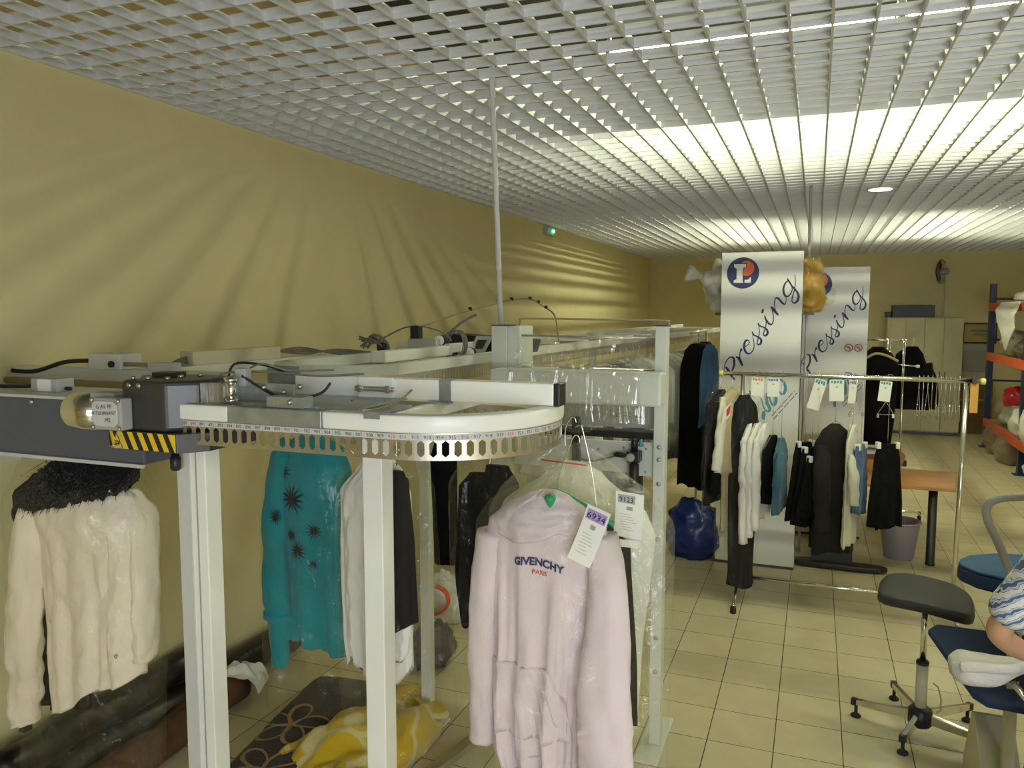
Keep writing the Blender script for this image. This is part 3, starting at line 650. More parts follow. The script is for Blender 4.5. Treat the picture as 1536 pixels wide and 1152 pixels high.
MB().tube(smooth([(-1.37, 3.60, 1.90), (-1.355, 3.60, 1.955), (-1.33, 3.60, 1.97), (-1.0, 3.6, 1.968), (-.66, 3.6, 1.962), (-.63, 3.60, 1.955), (-.625, 3.6, 1.935)], 5), .005, 8).build('wire_hoop', 'tan', bm_, True)
# film sheet: rod -> panel edge -> hanging over the panel face
fl = MB(); nu, nv = 110, 60; vs = []
prof = [(3.50, 1.894), (3.44, 1.80), (3.40, 1.752), (3.31, 1.750), (3.285, 1.738), (3.282, 1.65), (3.28, 1.58), (3.282, 1.50)]
pf = smooth(prof, 6)
for j in range(nv + 1):
    f = j / nv * (len(pf) - 1); i = min(int(f), len(pf) - 2); t = f - i; y = pf[i][0] + (pf[i + 1][0] - pf[i][0]) * t; z = pf[i][1] + (pf[i + 1][1] - pf[i][1]) * t
    for i in range(nu + 1):
        u = i / nu; x = -1.32 + .61 * u + (.03 * (j / nv)); am = .024 * (1 if j / nv < .32 else .22)
        d = am * (nz(u * 8 + j * .05, j * .14) + .9 * nz(u * 18 + j * .12, j * .3, 4) + .2 * nz(u * 40, j * .5, 8)) if j > 1 else 0
        zz = z + d * .8 + (.03 * sin(u * 9) if j / nv > .9 else 0); vs.append((x, y - abs(d) - (.002 if 1.6 < z < 1.75 else 0), zz))
fl.add(vs, [(j * (nu + 1) + i, j * (nu + 1) + i + 1, (j + 1) * (nu + 1) + i + 1, (j + 1) * (nu + 1) + i) for j in range(nv) for i in range(nu)])
fl.build('film_sheet', 'plast3', bm_, True, label='crumpled clear plastic film')
MB().bb(-1.33, -.68, 3.445, 3.455, 1.50, 1.60).build('film_curtain', 'plast3', bm_)
rg = MB().lathe([(.018, .0), (.022, .01), (.022, .09), (.012, .095), (.012, .11)], (-.745, 3.44, 1.23), n=16).build('air_regulator', 'black', bm_, True)
MB().bb(-.775, -.715, 3.41, 3.475, 1.33, 1.38).build('regulator_head', 'black', rg, bevel=.006); MB().lathe([(.016, 0), (.016, .05), (.012, .055)], (-.745, 3.44, 1.38), n=14).build('regulator_knob', 'black', rg, True)
MB().lathe([(.017, 0), (.019, -.004), (.019, -.014), (.015, -.016)], (-.755, 3.41, 1.355), axis='y', n=16).build('dial', 'grey', rg, True)
MB().lathe([(.0, 0), (.012, .002), (.008, .03), (.004, .035)], (-.715, 3.44, 1.40), n=10).build('blue_fitting', M['tealink'], rg, True)
MB().tube(smooth([(-.99, 3.40, 1.335), (-.93, 3.42, 1.325), (-.87, 3.43, 1.34), (-.83, 3.44, 1.352)], 5), .005, 8).build('cable', 'cable', bm_, True)
MB().lathe([(.006, -.84), (.012, -.83), (.014, -.80), (.008, -.78), (.006, -.765)], (0, 3.44, 1.358), axis='x', n=12).build('connector', 'black', bm_, True)
MB().bb(-1.04, -1.005, 3.44, 3.478, 1.26, 1.52).build('valve_column', 'black', bm_, bevel=.004)
t = thing('ceiling_pole', (-1.437, 3.58, 0), 'thin pale grey pole rising from the bagging machine up into the louvred ceiling', 'pole')
MB().cyl((.0, .0, 1.60), (.082, -.36, 3.3), .0125, 14).build('tube', 'ltgrey', t, True); MB().box((.03, -.13, 2.21), (.012, .03, .02)).build('clip', 'ltgrey', t)
# ------------------------------------------------------------------ garments on the front conveyor
def garment(name, loc, label, cat='garment', group=None, rz=0.): return thing(name, loc, label, cat, group, rz)
def loc_rows(rows, x0): return [(z, a - x0, b - x0, t) for z, a, b, t in rows]
def seam(parent, name, m, c, pts, w, h=.002):
    return MB().ribbon(pts, w, lambda x, z, hh: (x, c.front(x, z) - h - hh, z)).build(name, m, parent)
M['stitch'] = fabric('pink_stitching', (.62, .46, .55))
# pink hooded sweatshirt
x0 = -.69
hd_ = garment('hooded_sweatshirt', (x0 + .022, 1.95, 0), 'pale pink hooded sweatshirt with navy lettering hanging in clear film')
rows = loc_rows([(1.50, -.735, -.60, .03), (1.465, -.80, -.55, .042), (1.44, -.845, -.515, .05), (1.38, -.858, -.505, .055), (1.28, -.85, -.52, .062), (1.1, -.842, -.535, .066), (.95, -.845, -.55, .068), (.86, -.845, -.555, .066), (.80, -.842, -.558, .062), (.742, -.828, -.572, .052)], x0)
bd = Cloth(rows, folds=8, amp=.020, crease=.004, seed=3, nu=110, nzr=90, zwav=.012)
bd.mb(zb=.80).build('body', F['pink'], hd_, True)
bd.nz = 14
bd.mb(za=.806, zb=.742, infl=.004).build('hem_band', F['pink'], hd_, True)
sleeve_mb([(-.14, -.005, 1.40), (-.163, -.02, 1.24), (-.172, -.02, 1.05), (-.168, -.02, .90), (-.172, -.02, .80)], [.045, .042, .040, .040, .036], [.045, .04, .034, .034, .032], 2.2, .004, 28).build('sleeve', F['pink'], hd_, True)
sleeve_mb([(.165, -.005, 1.42), (.195, -.055, 1.25), (.192, -.075, 1.05), (.196, -.08, .90), (.205, -.08, .78), (.205, -.08, .70)], [.04, .054, .068, .074, .068, .05], [.045, .04, .034, .032, .03, .028], 5.1, .0045, 30).build('sleeve', F['pink'], hd_, True)
hood = Cloth(loc_rows([(1.528, -.70, -.645, .015), (1.515, -.735, -.615, .035), (1.48, -.80, -.565, .055), (1.45, -.835, -.535, .064), (1.425, -.83, -.56, .068)], x0), folds=3, amp=.006, crease=.006, seed=8, nu=72, nzr=30, top_calm=0, drop=lambda u: -.03 * max(0, 1 - (u + .35) ** 2 * 1.6))
hood.mb().build('hood', F['pink'], hd_, True)
pk = MB(); n = 14; vs = []
for j in range(n + 1):
    t = j / n; z = 1.06 - .20 * t; xa, xb = -.145, .045 + .035 * sin(pi * min(1, t * .5)) + .02 * t
    for i in range(n + 1):
        x = xa + (xb - xa) * i / n; vs.append((x, bd.front(x, z) - (.0035 if 0 < i else .001), z))
pk.add(vs, [(j * (n + 1) + i, j * (n + 1) + i + 1, (j + 1) * (n + 1) + i + 1, (j + 1) * (n + 1) + i) for j in range(n) for i in range(n)])
pk.build('front_pocket', F['pink'], hd_, True, solid=.003)
seam(hd_, 'pocket_stitching', M['stitch'], bd, [(.035, 1.05), (.045, .98), (.062, .91), (.082, .865)], .0025, .011)
lt = MB(); cx = .008
for t_, sz, zc, xo, m_ in (('GIVENCHY', .0280, 1.338, 0, 0),): lt.text(t_, sz, lambda x, y, h: (cx + x, bd.front(cx + x, zc + y) - .003 - h, zc + y - x * .08 - x * x * 2.2), .0005, sx=1.0, bold=.04)
lt.build('lettering', 'navyink', hd_, label='navy block lettering')
MB().text('PARIS', .0165, lambda x, y, h: (cx + .004 + x, bd.front(cx + .004 + x, 1.312 + y) - .003 - h, 1.314 + y - x * .08), .0005, bold=.02).build('lettering', 'redink', hd_, label='small dark red lettering')
hg = MB().tube(smooth([(-.13, .02, 1.43), (-.03, .02, 1.50), (.03, .02, 1.522), (.1, .03, 1.49), (.185, .035, 1.44)], 4), .007, 8).build('hanger', 'dgreen', hd_, True, label='green plastic hanger with steel hook')
MB().tube(smooth([(.03, .02, 1.515), (.045, .01, 1.58), (.07, .0, 1.64), (.082, .0, 1.672), (.092, .0, 1.68), (.100, .0, 1.672), (.100, .0, 1.66)], 4), .0018, 6).build('hook', 'chrome', hg, True)
MB().lathe([(.003, -.019), (.010, -.008), (.0155, .004), (.013, .012), (.004, .016)], (.035, -.045, 1.512), n=14).build('heart_clip', 'dgreen', hg, True)
film_build(film(loc_rows([(1.60, -.64, -.575, .012), (1.55, -.74, -.52, .05), (1.49, -.845, -.485, .075), (1.43, -.885, -.455, .10), (1.1, -.905, -.40, .12), (.7, -.915, -.385, .12), (.5, -.92, -.39, .10)], x0), 4, .008, .022), 'plastic_cover', 'plast', hd_)
def paper_tag(parent, c, w, h, tilt, num, lab, numcol, hdr, y, yaw=0.):
    """printed claim ticket: c = (x, z) of the top middle"""
    ct, st = cos(tilt), sin(tilt)
    def fn(u, v, hh): return (c[0] + (u * ct - v * st) * cos(yaw), y - hh - (.01 * sin(v * 20)) - (u * ct - v * st) * sin(yaw), c[1] + u * st + v * ct)
    n = 8; mb = MB(); vs = []
    for j in range(n + 1):
        for u in (-w / 2, w / 2): vs.append(fn(u, -h * j / n, 0))
    mb.add(vs, [(2 * j, 2 * j + 1, 2 * j + 3, 2 * j + 2) for j in range(n)])
    t = mb.build('paper_tag', 'paper', parent, True, label=lab)
    MB().add([fn(u, v, .0008) for u, v in ((-w * .42, -h * .06), (w * (.42 if hdr else .2), -h * .06), (w * (.42 if hdr else .2), -h * .25), (-w * .42, -h * .25))], [(0, 1, 2, 3)]).build('number_block', numcol, t)
    if num: MB().text(num, h * .165, lambda x, yy, hh: fn(x - (0 if hdr else w * .11), -h * .22 + yy, .0014 + hh), .0004).build('number', 'ink', t)
    ln = MB()
    for k in range(7):
        v = -h * (.5 + k * .055); a = -w * .32 + w * .1 * ((k * 7) % 3) / 3; b = w * (.05 + .3 * ((k * 5) % 4) / 4)
        ln.add([fn(u, vv, .0008) for u, vv in ((a, v), (b, v), (b, v - h * .008), (a, v - h * .008))], [(0, 1, 2, 3)])
    ln.add([fn(u, vv, .0008) for u, vv in ((-w * .1, -h * .32), (w * .12, -h * .32), (w * .12, -h * .40), (-w * .1, -h * .40))], [(0, 1, 2, 3)])
    ln.build('print', 'greyink', t)
    return t
paper_tag(hd_, (.186, 1.519), .062, .152, -.36, '6934', 'white claim ticket with a lilac number block', 'lilac', True, -.115)

# white garment behind it
x0 = -.63
wg = garment('white_jacket', (x0, 2.17, 0), 'white garment in milky film behind the pink sweatshirt with a grey numbered ticket', 'garment')
r_ = loc_rows([(1.565, -.69, -.615, .02), (1.535, -.73, -.56, .04), (1.43, -.87, -.43, .05), (1.37, -.90, -.405, .05), (1.0, -.88, -.44, .05), (.80, -.87, -.45, .05)], x0)
Cloth(r_, folds=6, amp=.015, crease=.012, seed=11).mb().build('body', F['ivory'], wg, True)
h_ = MB().tube(smooth([(-.045, .0, 1.60), (-.045, 0, 1.66), (-.03, 0, 1.69), (-.018, 0, 1.695), (-.012, 0, 1.68)], 4), .0018, 6).build('hook', 'chrome', wg, True)
MB().cyl((-.10, -.055, 1.575), (.035, -.055, 1.568), .0022, 8).build('red_bar', 'redink', wg, True, label='dull red hanger bar')
film_build(film(loc_rows([(1.62, -.69, -.62, .02), (1.57, -.78, -.53, .05), (1.46, -.89, -.385, .08), (1.40, -.92, -.35, .085), (.9, -.92, -.355, .085), (.45, -.90, -.37, .08)], x0), 5, .012, .03), 'plastic_cover', 'plast2', wg)
paper_tag(wg, (.182, 1.522), .078, .125, -.06, '9123', 'white claim ticket with a grey number block', 'grey', False, -.15, .1)
# dark garment between them
x0 = -.51
dg = garment('dark_trousers', (x0, 2.055, 0), 'dark grey garment showing between pink sweatshirt and white film', 'garment')
Cloth(loc_rows([(1.42, -.60, -.51, .012), (1.37, -.61, -.452, .018), (1.0, -.60, -.428, .018), (.86, -.60, -.425, .016)], x0), folds=3, amp=.006, crease=.004, seed=5, nu=40, nzr=30).mb().build('body', F['charcoal'], dg, True)
MB().bb(.01, .085, -.033, -.031, 1.372, 1.392).build('paper_strip', 'paper', dg, label='white paper strip')
MB().tube(smooth([(-.03, 0, 1.40), (-.05, 0, 1.55), (-.075, 0, 1.66), (-.085, 0, 1.69), (-.1, 0, 1.685)], 4), .0018, 6).build('hook', 'chrome', dg, True)

# crumpled film with black garments, left of the sweatshirt
x0 = -1.02
cg = garment('black_jacket', (x0, 2.34, 0), 'black jacket in crumpled shiny film hanging left of the pink sweatshirt', 'garment')
Cloth(loc_rows([(1.47, -1.06, -.98, .02), (1.42, -1.10, -.95, .04), (1.1, -1.115, -.96, .05), (.98, -1.10, -.965, .05)], x0), folds=4, amp=.012, crease=.010, seed=21, nu=48, nzr=40, drop=lambda u: .03 * sin(u * 5)).mb().build('body', F['black'], cg, True)
Cloth(loc_rows([(1.50, -1.0, -.92, .02), (1.44, -1.01, -.885, .04), (1.1, -1.02, -.90, .045), (.93, -1.01, -.92, .04)], x0), folds=4, amp=.010, crease=.010, seed=22, nu=48, nzr=40).mb().build('sleeve', F['black'], cg, True)
MB().tube(smooth([(.03, 0, 1.48), (.04, 0, 1.62), (.05, -.1, 1.69), (.06, -.15, 1.70), (.07, -.15, 1.68)], 4), .0018, 6).build('hook', 'chrome', cg, True)
film_build(film(loc_rows([(1.60, -1.02, -.95, .02), (1.55, -1.06, -.90, .05), (1.43, -1.13, -.87, .09), (1.3, -1.135, -.87, .085), (.9, -1.13, -.86, .08), (.62, -1.12, -.88, .07)], x0), 6, .016, .05), 'plastic_cover', 'plast', cg)
t = garment('black_skirt', (-1.29, 2.62, 0), 'short black garment hanging behind the white conveyor post', 'garment')
Cloth([(1.52, -.04, .03, .02), (1.45, -.06, .05, .03), (1.2, -.05, .05, .035), (1.05, -.045, .055, .035)], folds=3, amp=.006, crease=.005, seed=31, nu=36, nzr=26).mb().build('body', F['black'], t, True)
MB().tube(smooth([(0, 0, 1.50), (0, -.02, 1.62), (.0, -.06, 1.69), (0, -.1, 1.70)], 4), .002, 6).build('hook', 'chrome', t, True)

# teal tunic
x0 = -1.55
tg = garment('teal_tunic', (x0, 2.16, 0), 'teal tunic with black starry flowers hanging in clear film', 'garment')
tb_ = Cloth(loc_rows([(1.60, -1.60, -1.50, .03), (1.55, -1.67, -1.43, .045), (1.48, -1.705, -1.405, .055), (1.3, -1.70, -1.40, .055), (1.05, -1.70, -1.395, .06), (.88, -1.69, -1.39, .06)], x0), folds=6, amp=.012, crease=.005, seed=41, nu=90, nzr=70, zwav=.012)
tb_.mb().build('body', F['teal'], tg, True)
sl = sleeve_mb([(-.08, -.02, 1.57), (-.112, -.035, 1.49), (-.128, -.05, 1.3), (-.124, -.055, 1.1), (-.12, -.055, .975)], [.03, .036, .042, .048, .05], [.03, .035, .03, .03, .03], 4.4, .005, 24).build('sleeve', F['teal'], tg, True)
sleeve_mb([(-.12, -.05, .99), (-.12, -.05, .90), (-.118, -.05, .80)], [.046, .036, .033], [.026, .024, .022], 6., .004, 22).build('cuff', F['teal'], sl, True)
sleeve_mb([(-.12, -.055, .99), (-.12, -.055, .965)], [.054, .056], [.034, .034], 6.5, .004, 22).build('cuff_flare', F['teal'], sl, True)
fl = MB()
for px_, pz, r in ((-.085, 1.475, .030), (-.045, 1.385, .046), (-.085, 1.33, .024), (.035, 1.285, .026), (-.055, 1.262, .022), (-.025, 1.215, .030), (.03, 1.17, .016)):
    k = 13; q = []
    for i in range(k * 2):
        a = pi * i / k + pz * 9; rr = 1.5 * r * ((.75 + .3 * ((i * 7) % 5) / 5) if i % 2 == 0 else .28); q.append((px_ + rr * cos(a) * .9, pz + rr * sin(a)))
    vs = [(px_, tb_.front(px_, pz) - .006, pz)] + [(u, tb_.front(u, v) - .006, v) for u, v in q]
    if px_ < -.10 or (px_ < -.08 and pz < 1.35): vs = [(a_, min(b_, -.098), c_) for a_, b_, c_ in vs]
    fl.add(vs, [(0, 1 + i, 1 + (i + 1) % (2 * k)) for i in range(2 * k)])
fl.build('flower_print', 'ink', tg)
hanger_mb(1.70, .16, .07, .09).build('hanger', 'chrome', tg, True)
film_build(film(loc_rows([(1.63, -1.59, -1.51, .02), (1.57, -1.71, -1.41, .06), (1.50, -1.755, -1.37, .09), (1.2, -1.765, -1.355, .10), (.9, -1.77, -1.355, .10), (.66, -1.765, -1.36, .08)], x0), 7, .008, .022), 'plastic_cover', 'plast', tg)
t = garment('grey_garment', (-1.80, 2.36, 0), 'dim grey garment edge showing beside the teal tunic', 'garment')
Cloth([(1.52, -.05, .04, .03), (1.45, -.07, .06, .04), (1.2, -.07, .06, .04), (1.1, -.06, .05, .04)], folds=3, amp=.01, crease=.006, seed=33, nu=36, nzr=26).mb().build('body', F['brownblk'], t, True)
hanger_mb(1.70, .05, .05, .12).build('hanger', 'chrome', t, True)
film_build(film([(1.62, -.03, .03, .02), (1.52, -.11, .08, .06), (1.0, -.12, .09, .06), (.75, -.11, .09, .05)], 9, .01, .03), 'plastic_cover', 'plast', t)

# white shirt and dark skirt in one film behind the middle post
x0 = -1.23
sg = garment('white_shirt', (x0, 2.06, 0), 'white shirt in shiny film behind the middle conveyor post', 'garment')
Cloth(loc_rows([(1.57, -1.27, -1.21, .02), (1.53, -1.31, -1.16, .03), (1.45, -1.378, -1.13, .045), (1.2, -1.382, -1.12, .045), (1.0, -1.375, -1.13, .045), (.93, -1.365, -1.13, .045)], x0), folds=7, amp=.014, crease=.012, seed=51, nu=80, nzr=60, drop=lambda u: -.04 + .03 * sin(u * 7)).mb().build('body', F['white'], sg, True)
hanger_mb(1.70, .1, .06, .08).build('hanger', 'chrome', sg, True)
film_build(film(loc_rows([(1.62, -1.26, -1.20, .02), (1.56, -1.31, -1.12, .05), (1.47, -1.40, -1.05, .075), (1.2, -1.405, -1.035, .085), (.9, -1.395, -1.04, .085), (.62, -1.38, -1.07, .07)], x0), 8, .008, .024), 'plastic_cover', 'plast', sg)
x0 = -1.14
kg = garment('charcoal_trousers', (x0, 1.995, 0), 'folded charcoal trousers in film right of the middle conveyor post', 'garment')
Cloth(loc_rows([(1.535, -1.16, -1.12, .012), (1.505, -1.20, -1.10, .022), (1.3, -1.205, -1.083, .028), (1.08, -1.205, -1.075, .028), (1.05, -1.205, -1.073, .026)], x0), folds=3, amp=.010, crease=.006, seed=52, nu=56, nzr=50, drop=lambda u: .035 * u).mb().build('body', F['charcoal'], kg, True)
Cloth(loc_rows([(1.12, -1.20, -1.09, .012), (.98, -1.205, -1.11, .014), (.95, -1.205, -1.13, .012)], x0), folds=3, amp=.004, crease=.006, seed=53, nu=30, nzr=16).mb().build('paper_lining', F['white'], kg, True, label='white paper below the trousers')
hanger_mb(1.70, .05, .04, .14).build('hanger', 'chrome', kg, True)

# cream jacket with black fur hood at the left
x0 = -2.19
jk = garment('cream_jacket', (x0, 1.82, 0), 'cream jacket with black fur hood hanging in clear film by the long wall', 'jacket')
jk.scale = (.86, 1, 1)
jb_ = Cloth(loc_rows([(1.47, -2.33, -2.03, .05), (1.42, -2.42, -1.95, .075), (1.34, -2.46, -1.90, .085), (1.2, -2.42, -1.895, .085), (1.0, -2.405, -1.90, .085), (.85, -2.41, -1.925, .085), (.75, -2.41, -1.935, .082)], x0), folds=6, amp=.012, crease=.009, seed=61, nu=110, nzr=90, drop=lambda u: .105 * u + .012 * sin(u * 6))
jb_.mb().build('body', F['cream'], jk, True)
sleeve_mb([(-.15, -.01, 1.42), (-.225, -.02, 1.36), (-.255, -.05, 1.15), (-.272, -.06, .95), (-.288, -.06, .78), (-.296, -.06, .655), (-.292, -.06, .62)], [.02, .05, .07, .070, .066, .058, .046], [.05, .06, .055, .05, .048, .045, .04], 7.7, .008, 32).build('sleeve', F['cream'], jk, True)
sleeve_mb([(.19, .02, 1.43), (.255, .02, 1.35), (.278, .0, 1.15), (.272, .0, 1.0), (.262, .0, .90)], [.015, .028, .034, .033, .03], [.04, .055, .055, .05, .045], 8.7, .006, 24).build('sleeve', F['cream'], jk, True)
seam(jk, 'front_placket', F['cream'], jb_, [(.185, 1.36), (.178, 1.15), (.168, .98), (.165, .88)], .05, .004)
seam(jk, 'pocket_flap', F['cream'], jb_, [(-.16, 1.02), (-.10, 1.0)], .02, .004)
MB().lathe([(.006, 0), (.006, -.003), (.003, -.005)], (.215, -.075, .93), axis='y', n=10).build('snap_button', 'steel', jk)
MB().bb(.155, .19, -.03, 0, .842, .858).bb(.195, .225, -.03, 0, .86, .88).build('cord_lock', 'black', jk)
MB().bb(-.31, -.28, -.08, -.05, .595, .615).build('cuff_tab', 'black', jk)
# fur hood: bristly ellipsoid crescent
fv = MB(); nu, nv = 90, 40; vs = []
for j in range(nv + 1):
    f = j / nv
    for i in range(nu):
        a = 2 * pi * i / nu; t = f * 2 - 1; rad = sqrt(max(0, 1 - t * t)) ** .8
        cxx = .005 + .275 * t; cz = 1.44 + .075 * t + .035 * (1 - t * t); rr = .082 * rad * (1 + .15 * sin(t * 2))
        k = 1 + .35 * nz(i * .9, j * .9, 3) + .25 * nz(i * 2.3, j * 2.1, 7)
        vs.append((cxx + .012 * nz(i, j, 1.), -.035 - rr * 1.2 * k * cos(a), cz + rr * k * sin(a)))
fv.add(vs, [(j * nu + i, j * nu + (i + 1) % nu, (j + 1) * nu + (i + 1) % nu, (j + 1) * nu + i) for j in range(nv) for i in range(nu)])
fh = fv.build('fur_hood', F['fur'], jk, True, label='black fur hood trim')
sp = MB()
for k in range(6500):
    j, i = random.randrange(2, nv - 1), random.randrange(nu); p = Vector(vs[j * nu + i]); t = j / nv * 2 - 1
    c_ = Vector((.005 + .275 * t, -.035, 1.44 + .075 * t + .035 * (1 - t * t))); d = (p - c_).normalized(); d = (d + Vector((random.uniform(-.6, .6), random.uniform(-.3, .3), -.35))).normalized(); sd = d.cross(Vector((.3, .2, .9))).normalized() * .0006
    sp.add([p - sd, p + sd, p + d * random.uniform(.010, .022)], [(0, 1, 2)])
sp.build('fur_strands', F['fur'], fh, kind='stuff')
sleeve_mb([(-.22, -.02, 1.40), (-.30, .0, 1.33), (-.35, .02, 1.22), (-.38, .02, 1.1)], [.06, .05, .045, .03], [.05, .05, .04, .03], 3.1, .012, 24).build('fur_collar', F['fur'], jk, True, label='black fur collar end')
hanger_mb(1.70, .18, .08, .12).build('hanger', 'chrome', jk, True)
film_build(film(loc_rows([(1.66, -2.24, -2.16, .03), (1.60, -2.36, -2.02, .08), (1.52, -2.50, -1.93, .13), (1.40, -2.56, -1.88, .15), (1.0, -2.57, -1.87, .15), (.6, -2.56, -1.88, .13), (.42, -2.54, -1.90, .10)], x0), 12, .010, .03), 'plastic_cover', 'plast', jk)
bk_ = garment('black_coat', (-2.66, 2.05, 0), 'black coat hanging against the wall behind the cream jacket', 'coat')
Cloth([(1.40, -.06, .06, .03), (1.32, -.17, .14, .06), (.9, -.18, .15, .06), (.52, -.17, .16, .06)], folds=5, amp=.014, crease=.01, seed=71, nu=50, nzr=40).mb().build('body', F['black'], bk_, True)
hanger_mb(1.69, .14, .07, .24).build('hanger', 'chrome', bk_, True)

# ------------------------------------------------------------------ garments along the storage conveyor
cols = ['white', 'lgrey', 'ivory', 'charcoal', 'beige', 'grey', 'charcoal', 'black', 'grey', 'white', 'lgrey', 'ivory', 'white', 'lgrey', 'beige', 'white', 'lgrey', 'navy', 'charcoal', 'black', 'charcoal', 'black']
def store_point(k):
    y = 4.55 + k * .205
    if y < 4.6: x = -1.51
    elif y < 6.6: x = -1.50 + .10 * (y - 4.6) / 2
    elif y < 8.6: x = -1.40 + .16 * (y - 6.6) / 2
    else: x = -1.24 + .09 * (y - 8.6) / 2
    return x - .01, y
names = {'white': 'white shirt', 'lgrey': 'light grey shirt', 'ivory': 'ivory blouse', 'beige': 'beige jacket', 'grey': 'grey jumper', 'charcoal': 'charcoal jacket', 'black': 'black coat', 'navy': 'navy coat'}
ordn = ['first', 'second', 'third', 'fourth', 'fifth', 'sixth', 'seventh', 'eighth']
seen = {}
protos = {}
for k, c in enumerate(cols):
    x, y = store_point(k); q = seen.get(c, 0); seen[c] = q + 1
    lab = '%s in film on the storage conveyor, %s %s from the machine' % (names[c], ordn[q], c if c != 'lgrey' else 'pale grey')
    if c in protos:
        o = dup(protos[c], (x, y, 0), random.uniform(-.25, .25), lab); continue
    zb = {'white': .98, 'lgrey': .95, 'ivory': .95, 'beige': .9, 'grey': .85, 'charcoal': .72, 'black': .5, 'navy': .5}[c] + random.uniform(-.05, .05)
    t = garment(names[c].replace(' ', '_'), (x, y, 0), lab, names[c].split()[-1], 'film covered garments along the storage conveyor', random.uniform(-.2, .2)); protos[c] = t
    Cloth([(1.60, -.05, .05, .02), (1.56, -.12, .12, .04), (1.48, -.215, .215, .05), (1.3, -.22, .22, .05), (zb, -.215, .215, .05)], folds=5, amp=.012, crease=.01, seed=100 + k, nu=36, nzr=26, zwav=.015).mb().build('body', F[c], t, True)
    hanger_mb(1.72, .17, .08, .1).build('hanger', 'chrome', t, True)
    film_build(film([(1.65, -.04, .04, .02), (1.60, -.15, .15, .05), (1.50, -.24, .24, .07), (1.2, -.245, .245, .08), (zb - .15, -.24, .24, .07)], 100 + k, .012, .03, nu=30, nzr=20), 'plastic_cover', 'plast2', t)
# long dark garments on a stand beside the banner
st = thing('garment_stand', (-1.02, 7.0, 0), 'thin steel garment stand behind the white banner carrying long dark gowns', 'garment rack')
MB().cyl((0, -.05, 1.82), (0, 1.05, 1.82), .012, 10).build('rail', 'steel', st, True)
for y in (.46, 1.0):
    MB().cyl((0, y, .02), (0, y, 1.82), .012, 10).build('post', 'steel', st, True); MB().cyl((-.2, y, .015), (.2, y, .015), .014, 10).build('foot', 'rubber', st, True)
for k, (c, y, zb, lab) in enumerate((('blue', .02, 1.0, 'blue dress in film next to the white banner'), ('black', .16, .42, 'long black gown just behind the blue dress'), ('navy', .34, .40, 'long dark navy gown behind the black gown'), ('charcoal', .72, .45, 'long charcoal gown at the far end of the stand'))):
    t = garment('long_gown', (-1.02 + (.155 if c == 'blue' else .01), 7.0 + y, 0), lab, 'gown', 'long gowns on the stand beside the banner', [.0, .0, .1, 0][k])
    sc = .42 if c == 'blue' else .68
    Cloth([(1.72, -.06 * sc, .09 * sc, .03), (1.66, -.14 * sc, .17 * sc, .05), (1.5, -.19 * sc, .20 * sc, .06), (1.1, -.19 * sc, .19 * sc, .06), (zb, -.21 * sc, .21 * sc, .07)], folds=6, amp=.02, crease=.01, seed=140 + k, nu=48, nzr=40, zwav=.02).mb().build('body', F[c], t, True)
    hanger_mb(1.85, .06, .09, .1).build('hanger', 'chrome', t, True)
# ------------------------------------------------------------------ banners
def place(o, loc, rz=0.): o.location = loc; o.rotation_euler[2] = rz; return o
SCR = dict(
    P1=[(75, 1071), (100, 1105), (128, 1150), (159, 1190)], P2=[(62, 1112), (65, 1066), (89, 1008), (121, 983), (146, 997), (150, 1054), (132, 1112), (107, 1146), (92, 1135)],
    r1=[(163, 980), (180, 985), (197, 1005), (212, 1035), (225, 1062)], r2=[(209, 1025), (198, 975), (200, 935), (208, 905), (214, 930)],
    e=[(235, 890), (265, 870), (278, 850), (268, 830), (248, 830), (235, 860), (235, 900), (250, 935), (275, 950), (300, 935), (318, 900), (318, 850), (308, 800), (302, 755)],
    s1=[(302, 750), (310, 775), (345, 795), (375, 815), (380, 845), (365, 865), (345, 858), (348, 835), (355, 800), (362, 760), (358, 715), (350, 675)],
    s2=[(350, 672), (360, 695), (400, 712), (428, 735), (432, 765), (415, 785), (398, 778), (402, 750), (412, 715), (418, 670), (410, 625), (402, 608)],
    i=[(402, 605), (415, 640), (440, 675), (460, 685), (475, 665), (478, 620), (468, 570), (458, 530)], d=[(387, 548), (385, 565), (380, 585)],
    n1=[(455, 525), (470, 545), (495, 575), (520, 602)], n2=[(505, 585), (488, 540), (482, 500), (490, 455), (505, 450), (525, 465), (545, 490), (570, 505), (580, 480), (578, 440)],
    g1=[(600, 292), (570, 320), (555, 365), (562, 415), (585, 438), (612, 420), (628, 380), (620, 335), (595, 295), (585, 276)],
    g2=[(588, 285), (625, 345), (660, 385), (683, 430), (675, 475), (650, 495), (630, 480), (632, 440), (645, 390), (652, 330), (650, 280), (645, 245)])
TEAL = [[(980, 180), (1050, 185), (1095, 240), (1105, 310), (1075, 360), (1035, 330), (1010, 240), (985, 225), (965, 280), (975, 310), (990, 370), (998, 440), (985, 485), (960, 490), (935, 430), (905, 365), (890, 400), (905, 480), (935, 540), (915, 575), (870, 540), (840, 440), (830, 420)], [(868, 570), (866, 620), (862, 680)], [(800, 240), (780, 290), (720, 350), (690, 330)], [(760, 300), (700, 380), (640, 420)]]
